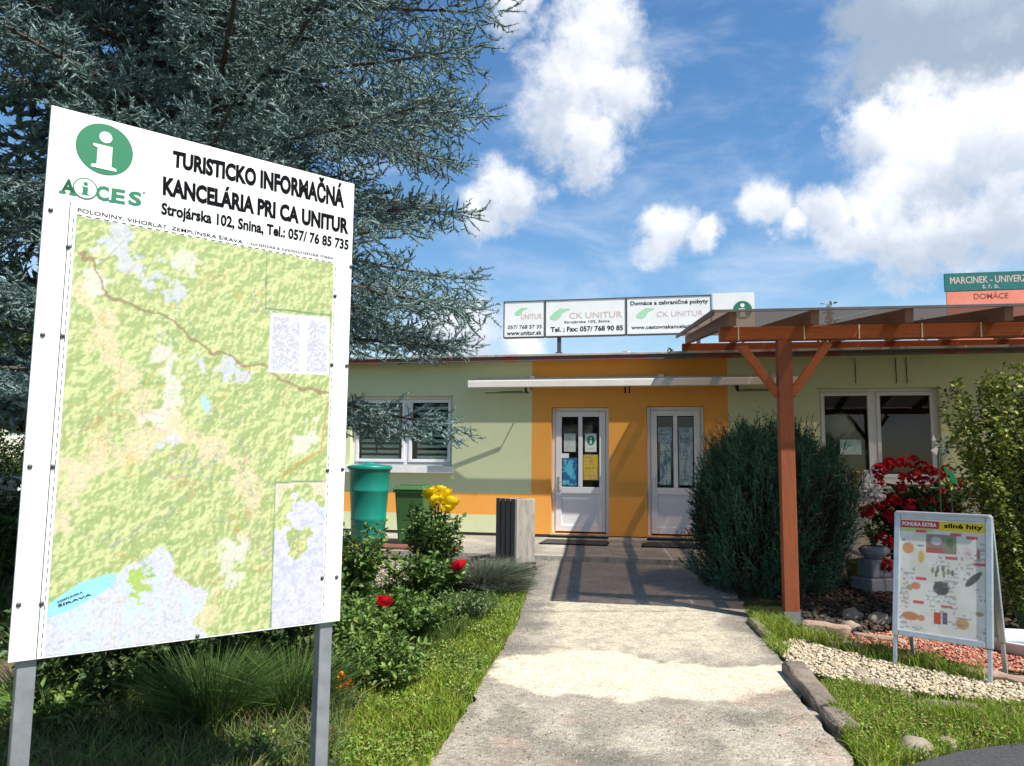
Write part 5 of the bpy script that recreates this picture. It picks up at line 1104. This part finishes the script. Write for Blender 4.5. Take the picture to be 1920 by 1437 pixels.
pebbles('path_grit', 'loose grit along the left edge of the path', 'grit', ((960, 1180), (988, 1110), (1040, 1110), (1000, 1200), (960, 1290), (900, 1340), (850, 1380), (900, 1285)), 1800, .003, .009, [(.22, .205, .175), (.30, .275, .24), (.13, .12, .10)], 64)
pebbles('bed_gravel', 'pale gravel lying between the bench and the roses', 'gravel', ((640, 1052), (900, 1050), (930, 1072), (880, 1100), (640, 1110)), 4200, .008, .02, [(.34, .29, .215), (.42, .365, .285), (.25, .21, .155)], 65)
def blades(name, label, poly_px, n, h0, h1, wd, cols, seed, lean=.5, clump=0.0):
    rng = np.random.default_rng(seed); q = scatter(poly_px, n, rng)
    if clump: q = q[fbm(q[:, 0] * 4, q[:, 1] * 4, 3, seed) + rng.normal(0, .10, len(q)) > clump]; n = len(q)
    hn = fbm(q[:, 0] * 3, q[:, 1] * 3, 3, seed + 9); h = (h0 + (h1 - h0) * rng.random(n) ** 1.5) * (.6 + .8 * hn); d = rng.normal(0, lean, (n, 3)); d[:, 2] = 0
    st = np.stack([q[:, 0], q[:, 1], gz(q[:, 1]) - .025], 1); z = np.array([0, 0, 1.0]); mid = st + d * (h * .3)[:, None] + z * (h * .62 + .02)[:, None]; tip = st + d * (h * .9)[:, None] + z * (h * .95 + .02)[:, None]
    s_ = unit(np.cross(z + d, rng.normal(0, 1, (n, 3)))) * (wd * (.6 + .7 * rng.random(n)))[:, None] * .5; V = np.stack([st - s_, st + s_, mid + s_ * .8, mid - s_ * .8, tip + s_ * .1, tip - s_ * .1], 1).reshape(-1, 3); k = np.arange(n)[:, None] * 6
    o = npmesh(name, V, np.concatenate([k + np.array([[0, 1, 2, 3]]), k + np.array([[3, 2, 4, 5]])]), grassm, None, np.repeat(pick(cols, n, rng, .22), 6, 0), 'stuff'); return tag(o, label, 'grass')
GR = [(.19, .29, .020), (.25, .35, .032), (.13, .225, .018), (.29, .35, .05), (.17, .27, .02), (.28, .25, .08)]
blades('grass', 'sunny verge of short grass along the left edge of the path', ((992, 1100), (965, 1180), (925, 1245), (868, 1340), (805, 1440), (740, 1560), (560, 1560), (600, 1437), (640, 1330), (760, 1260), (860, 1190), (930, 1120)), 30000, .025, .085, .006, GR, 71)
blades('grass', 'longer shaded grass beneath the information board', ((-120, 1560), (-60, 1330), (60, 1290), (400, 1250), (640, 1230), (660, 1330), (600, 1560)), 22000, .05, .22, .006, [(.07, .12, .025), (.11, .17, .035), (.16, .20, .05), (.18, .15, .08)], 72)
blades('grass', 'low green growth between the rose bushes', ((640, 1250), (640, 1110), (860, 1105), (960, 1095), (930, 1150), (830, 1230), (740, 1290)), 16000, .03, .14, .006, [(.08, .13, .025), (.12, .18, .035), (.06, .10, .022)], 73)
blades('grass', 'thin sunny grass patch at the lower right', ((1540, 1290), (1600, 1290), (1700, 1312), (1850, 1326), (2000, 1340), (2000, 1395), (1800, 1412), (1690, 1445), (1640, 1470), (1590, 1400), (1560, 1340)), 17000, .03, .11, .005, GR, 74, .5, .42)
blades('grass', 'grass tufts at the foot of the pergola post and around the gravel', ((1400, 1150), (1450, 1165), (1520, 1190), (1600, 1215), (1700, 1232), (1850, 1268), (1850, 1285), (1650, 1245), (1500, 1205), (1470, 1235), (1440, 1215)), 9000, .03, .14, .005, GR, 75, .5, .44)
blades('grass', 'weeds in the joint before the doors', ((1020, 1050), (1330, 1046), (1330, 1052), (1020, 1057)), 700, .02, .07, .006, GR, 76, .6, .50)
blades('grass', 'rough lawn under the far trees at the left', ((-400, 1130), (-300, 1010), (60, 1005), (300, 1030), (600, 1060), (600, 1180), (100, 1250)), 16000, .05, .16, .018, [(.06, .10, .02), (.09, .13, .03), (.04, .07, .02)], 77)  # blade greens darkened, the shade of the trees is in the colour
def weeds(name, label, poly_px, n, ln, cols, seed):
    rng = np.random.default_rng(seed); q = scatter(poly_px, n, rng); q = q[fbm(q[:, 0] * 3.5, q[:, 1] * 3.5, 3, seed) + rng.normal(0, .05, n) > .50]; n = len(q); d = rng.normal(0, 1, (n, 3)); d[:, 2] = np.abs(d[:, 2]) * .5
    V, Fc, C = leaves(np.stack([q[:, 0], q[:, 1], gz(q[:, 1]) + .015 + .06 * rng.random(n)], 1), d, ln, ln * .62, pick(cols, n, rng, .2), rng); return tag(npmesh(name, V, Fc, leafm, None, C, 'stuff'), label, 'weeds')
weeds('clover', 'clover and broad weeds in the left grass verge', ((985, 1110), (925, 1245), (868, 1340), (805, 1440), (740, 1560), (560, 1560), (640, 1330), (760, 1260), (900, 1150)), 9000, .022, [(.15, .26, .045), (.22, .33, .06), (.10, .19, .035), (.30, .30, .08)], 81)
weeds('clover', 'small leafy weeds in the lower right grass', ((1560, 1300), (1700, 1315), (2000, 1345), (2000, 1395), (1800, 1412), (1640, 1470), (1580, 1380)), 4000, .018, [(.16, .26, .045), (.22, .33, .06), (.30, .20, .08)], 82)
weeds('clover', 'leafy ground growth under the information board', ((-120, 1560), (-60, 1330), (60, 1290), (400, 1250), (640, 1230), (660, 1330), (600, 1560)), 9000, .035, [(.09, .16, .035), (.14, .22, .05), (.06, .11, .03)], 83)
pale = [(.22, .33, .13), (.28, .38, .17), (.18, .28, .10)]
blades('ground_cover', 'pale green mat of stonecrop at the path edge', ((780, 1252), (840, 1228), (905, 1222), (900, 1240), (850, 1268), (800, 1275)), 5000, .015, .04, .010, pale, 78, .9)

# ------------------------------------------------------------------ small garden things at the right
pp = at(1640, 1060, 8.75); ped = empty('stone_lantern', (pp[0], 8.75, float(gz(8.75)) - .01), .3, 'grey stone pedestal between the juniper and the geranium', 'pedestal')
gst = mat('grey_stone', (.20, .21, .24), (.28, .29, .32), .9, 8, bump=.4, bscale=20)
MB().box(-.20, .20, -.17, .17, 0, .16).build('foot', gst, ped, .02); MB().box(-.15, .15, -.13, .13, .161, .36).build('shaft', gst, ped, .02); MB().lathe([(.09, .36), (.13, .40), (.17, .46), (.12, .50), (.10, .50)], 16).build('bowl', gst, ped, smooth=True)
pw = at(1636, 930, 8.7); wf = shrub('white_flower', 'white blooming plant left of the geranium above the stone pedestal', 'flower', (pp[0], 8.75, float(gz(8.75)) + .47), .30, .12, .12, 18, 6, .05, .03, ROSE, 43, .8)
for k, (px, py) in enumerate(((1625, 912), (1642, 918), (1630, 930), (1640, 938), (1618, 924), (1648, 930))): umbel(wf, at(px, py, 8.62) - np.array(wf.location), .065, [(.80, .80, .78), (.72, .72, .70)], 150 + k, 30)
pb_ = at(1600, 1075, 8.95); yb = empty('bucket', (pb_[0] + .06, 8.95, float(gz(8.95)) - .01), 0, 'ochre yellow pot in the shade beside the juniper', 'pot'); MB().lathe([(.0, 0), (.10, 0), (.14, .28), (.15, .28), (.15, .31), (.13, .31), (.12, .24), (0, .24)], 20).build('body', mat('ochre_pot', (.36, .24, .03), None, .6), yb, smooth=True)
ww_ = gnd(1935, 1222); bs = empty('basin', (ww_[0], ww_[1], float(gz(ww_[1])) - .01), 0, 'shallow white basin at the right edge behind the pavement sign', 'basin')
MB().lathe([(0, 0), (.26, 0), (.30, .02), (.33, .10), (.345, .105), (.34, .12), (.31, .115), (.27, .05), (0, .045)], 36).build('bowl', mat('enamel_white', (.75, .76, .80), (.66, .68, .74), .3, 4), bs, smooth=True)
MB().lathe([(0, .07), (.289, .07)], 30).build('water', mat('basin_water', (.25, .30, .38), None, .08), bs)
# shelf on the sill with pot and bits
us_, _z = fac(1612, 905, -.32); zsh = fac(1612, 912, -.32)[1]
shf = empty('window_shelf', P0 + FU * us_ + FN * -.34 + np.array([0, 0, .31]), -AF, 'cream plank shelf with panelled front below the right window', 'shelf'); creamw = mat('cream_board', (.48, .42, .31), (.56, .50, .38), .7, 6)
zs_ = zsh - .31
MB().box(-.45, 1.9, -.16, .10, zs_ - .03, zs_).build('top', mat('cream_top', (.68, .64, .54), None, .6), shf, .006); MB().box(-.42, 1.87, -.10, -.07, 0, zs_ - .031).build('front_panel', creamw, shf)
for x in (-.40, 1.83): MB().box(x - .03, x + .03, -.06, .06, 0, zs_ - .031).build('leg', creamw, shf)
def on_shelf(px, dx=0.0): return P0 + FU * fac(px, 900, -.36)[0] + FN * -.38 + np.array([0, 0, zsh + .0005])
po = empty('flower_pot', on_shelf(1600), -AF, 'amber brown footed pot on the shelf below the window', 'pot'); MB().lathe([(0, 0), (.07, 0), (.06, .02), (.035, .05), (.05, .08), (.11, .15), (.13, .20), (.135, .22), (.11, .21), (0, .17)], 24).build('body', mat('amber_glaze', (.30, .13, .02), (.36, .18, .03), .3, 5), po, smooth=True)
wb_ = empty('white_box', on_shelf(1623), -AF, 'narrow white carton standing beside the amber pot', 'carton'); MB().box(-.03, .03, -.03, .03, 0, .24).build('carton', white, wb_, .004)
blob = empty('ornament', on_shelf(1584), -AF, 'little white round ornament left of the amber pot', 'ornament'); MB().lathe([(.05 * math.sin(t) + .001, .05 - .05 * math.cos(t)) for t in np.linspace(0, math.pi, 10)], 16).build('ball', white, blob, smooth=True)
for k, px in enumerate((1638, 1650)):
    e = empty('dish', on_shelf(px), -AF, ('shallow white dish right of the white carton', 'small white bowl at the end of the shelf items')[k], 'dish'); MB().lathe([(0, 0), (.05, 0), (.09, .05), (.095, .055), (.05, .02), (0, .015)], 18).build('bowl', white, e, smooth=True)
# pinwheel stuck in the shrub
pwl = at(1758, 835, 8.2); gzp = float(gz(8.2)); pin = empty('pinwheel', (pwl[0], 8.2, gzp), .2, 'white pinwheel on a green stick between geranium and shrub', 'pinwheel'); hz_ = float(pwl[2] - gzp)
MB().tube([(0, 0, 0), (.0, 0, hz_)], .008, 6).build('stick', greenp, pin)
for k in range(4):
    a = k * math.pi / 2 + .5; c_, s_ = math.cos(a), math.sin(a); MB().face([(0, -.015, hz_), (.12 * c_, -.02, hz_ + .12 * s_), (.10 * c_ - .07 * s_, -.05, hz_ + .10 * s_ + .07 * c_)]).build('blade', white, pin)
gl = at(1782, 893, 8.25); lf_ = empty('garden_ornament', (gl[0], 8.25, float(gz(8.25))), .1, 'bright green leaf-shaped plastic ornament on a stick beside the geranium', 'ornament'); hz2 = float(gl[2]) - float(gz(8.25))
MB().tube([(0, .0, 0), (0, 0, hz2)], .007, 6).build('stick', greenp, lf_); MB().prism([(-.08, hz2 + .09), (-.05, hz2 + .10), (.02, hz2 + .05), (.07, hz2 - .04), (.08, hz2 - .10), (.03, hz2 - .08), (-.04, hz2 - .01)], -.012, -.002).build('leaf', mat('bright_green_plastic', (.01, .42, .12), None, .4), lf_, .003)

# ------------------------------------------------------------------ parked car, only its nose shows at the far left
def car():
    p = at(-238, 985, 13.0); o = empty('parked_car', (p[0], 13.0, .285), R(8), 'silver grey parked car under the trees at the far left edge', 'car')
    paint = mat('shade_dark_paint', (.022, .026, .03), None, .3, metal=.4); tint = mat('car_glass', (.02, .025, .03), None, .08)  # near-black body colour stands for the tree shade on a grey car
    prof = [(-1.95, .30), (-2.0, .62), (-1.88, .82), (-1.2, .92), (-.62, 1.38), (.75, 1.44), (1.55, 1.02), (1.95, .92), (2.0, .55), (1.95, .28)]
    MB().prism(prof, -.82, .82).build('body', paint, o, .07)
    for y in (-.825, .822):
        MB().prism([(-.98, .96), (-.54, 1.30), (.02, 1.34), (.02, .96)], y, y + .003).build('window', tint, o); MB().prism([(.08, .96), (.08, 1.34), (.68, 1.34), (1.25, 1.02), (1.2, .96)], y, y + .003).build('window', tint, o)
    for x in (-1.28, 1.25):
        for y in (-.78, .78):
            w = MB().tube([(x, y - .10, .31), (x, y + .10, .31)], .31, 24).build('wheel', black, o); MB().tube([(x, y - .105, .31), (x, y + .105, .31)], .19, 16).build('rim', alu, w)
    for y in (-.6, .6): MB().box(1.97, 2.02, y - .15, y + .15, .66, .80).build('headlight', white, o, .02)
car()
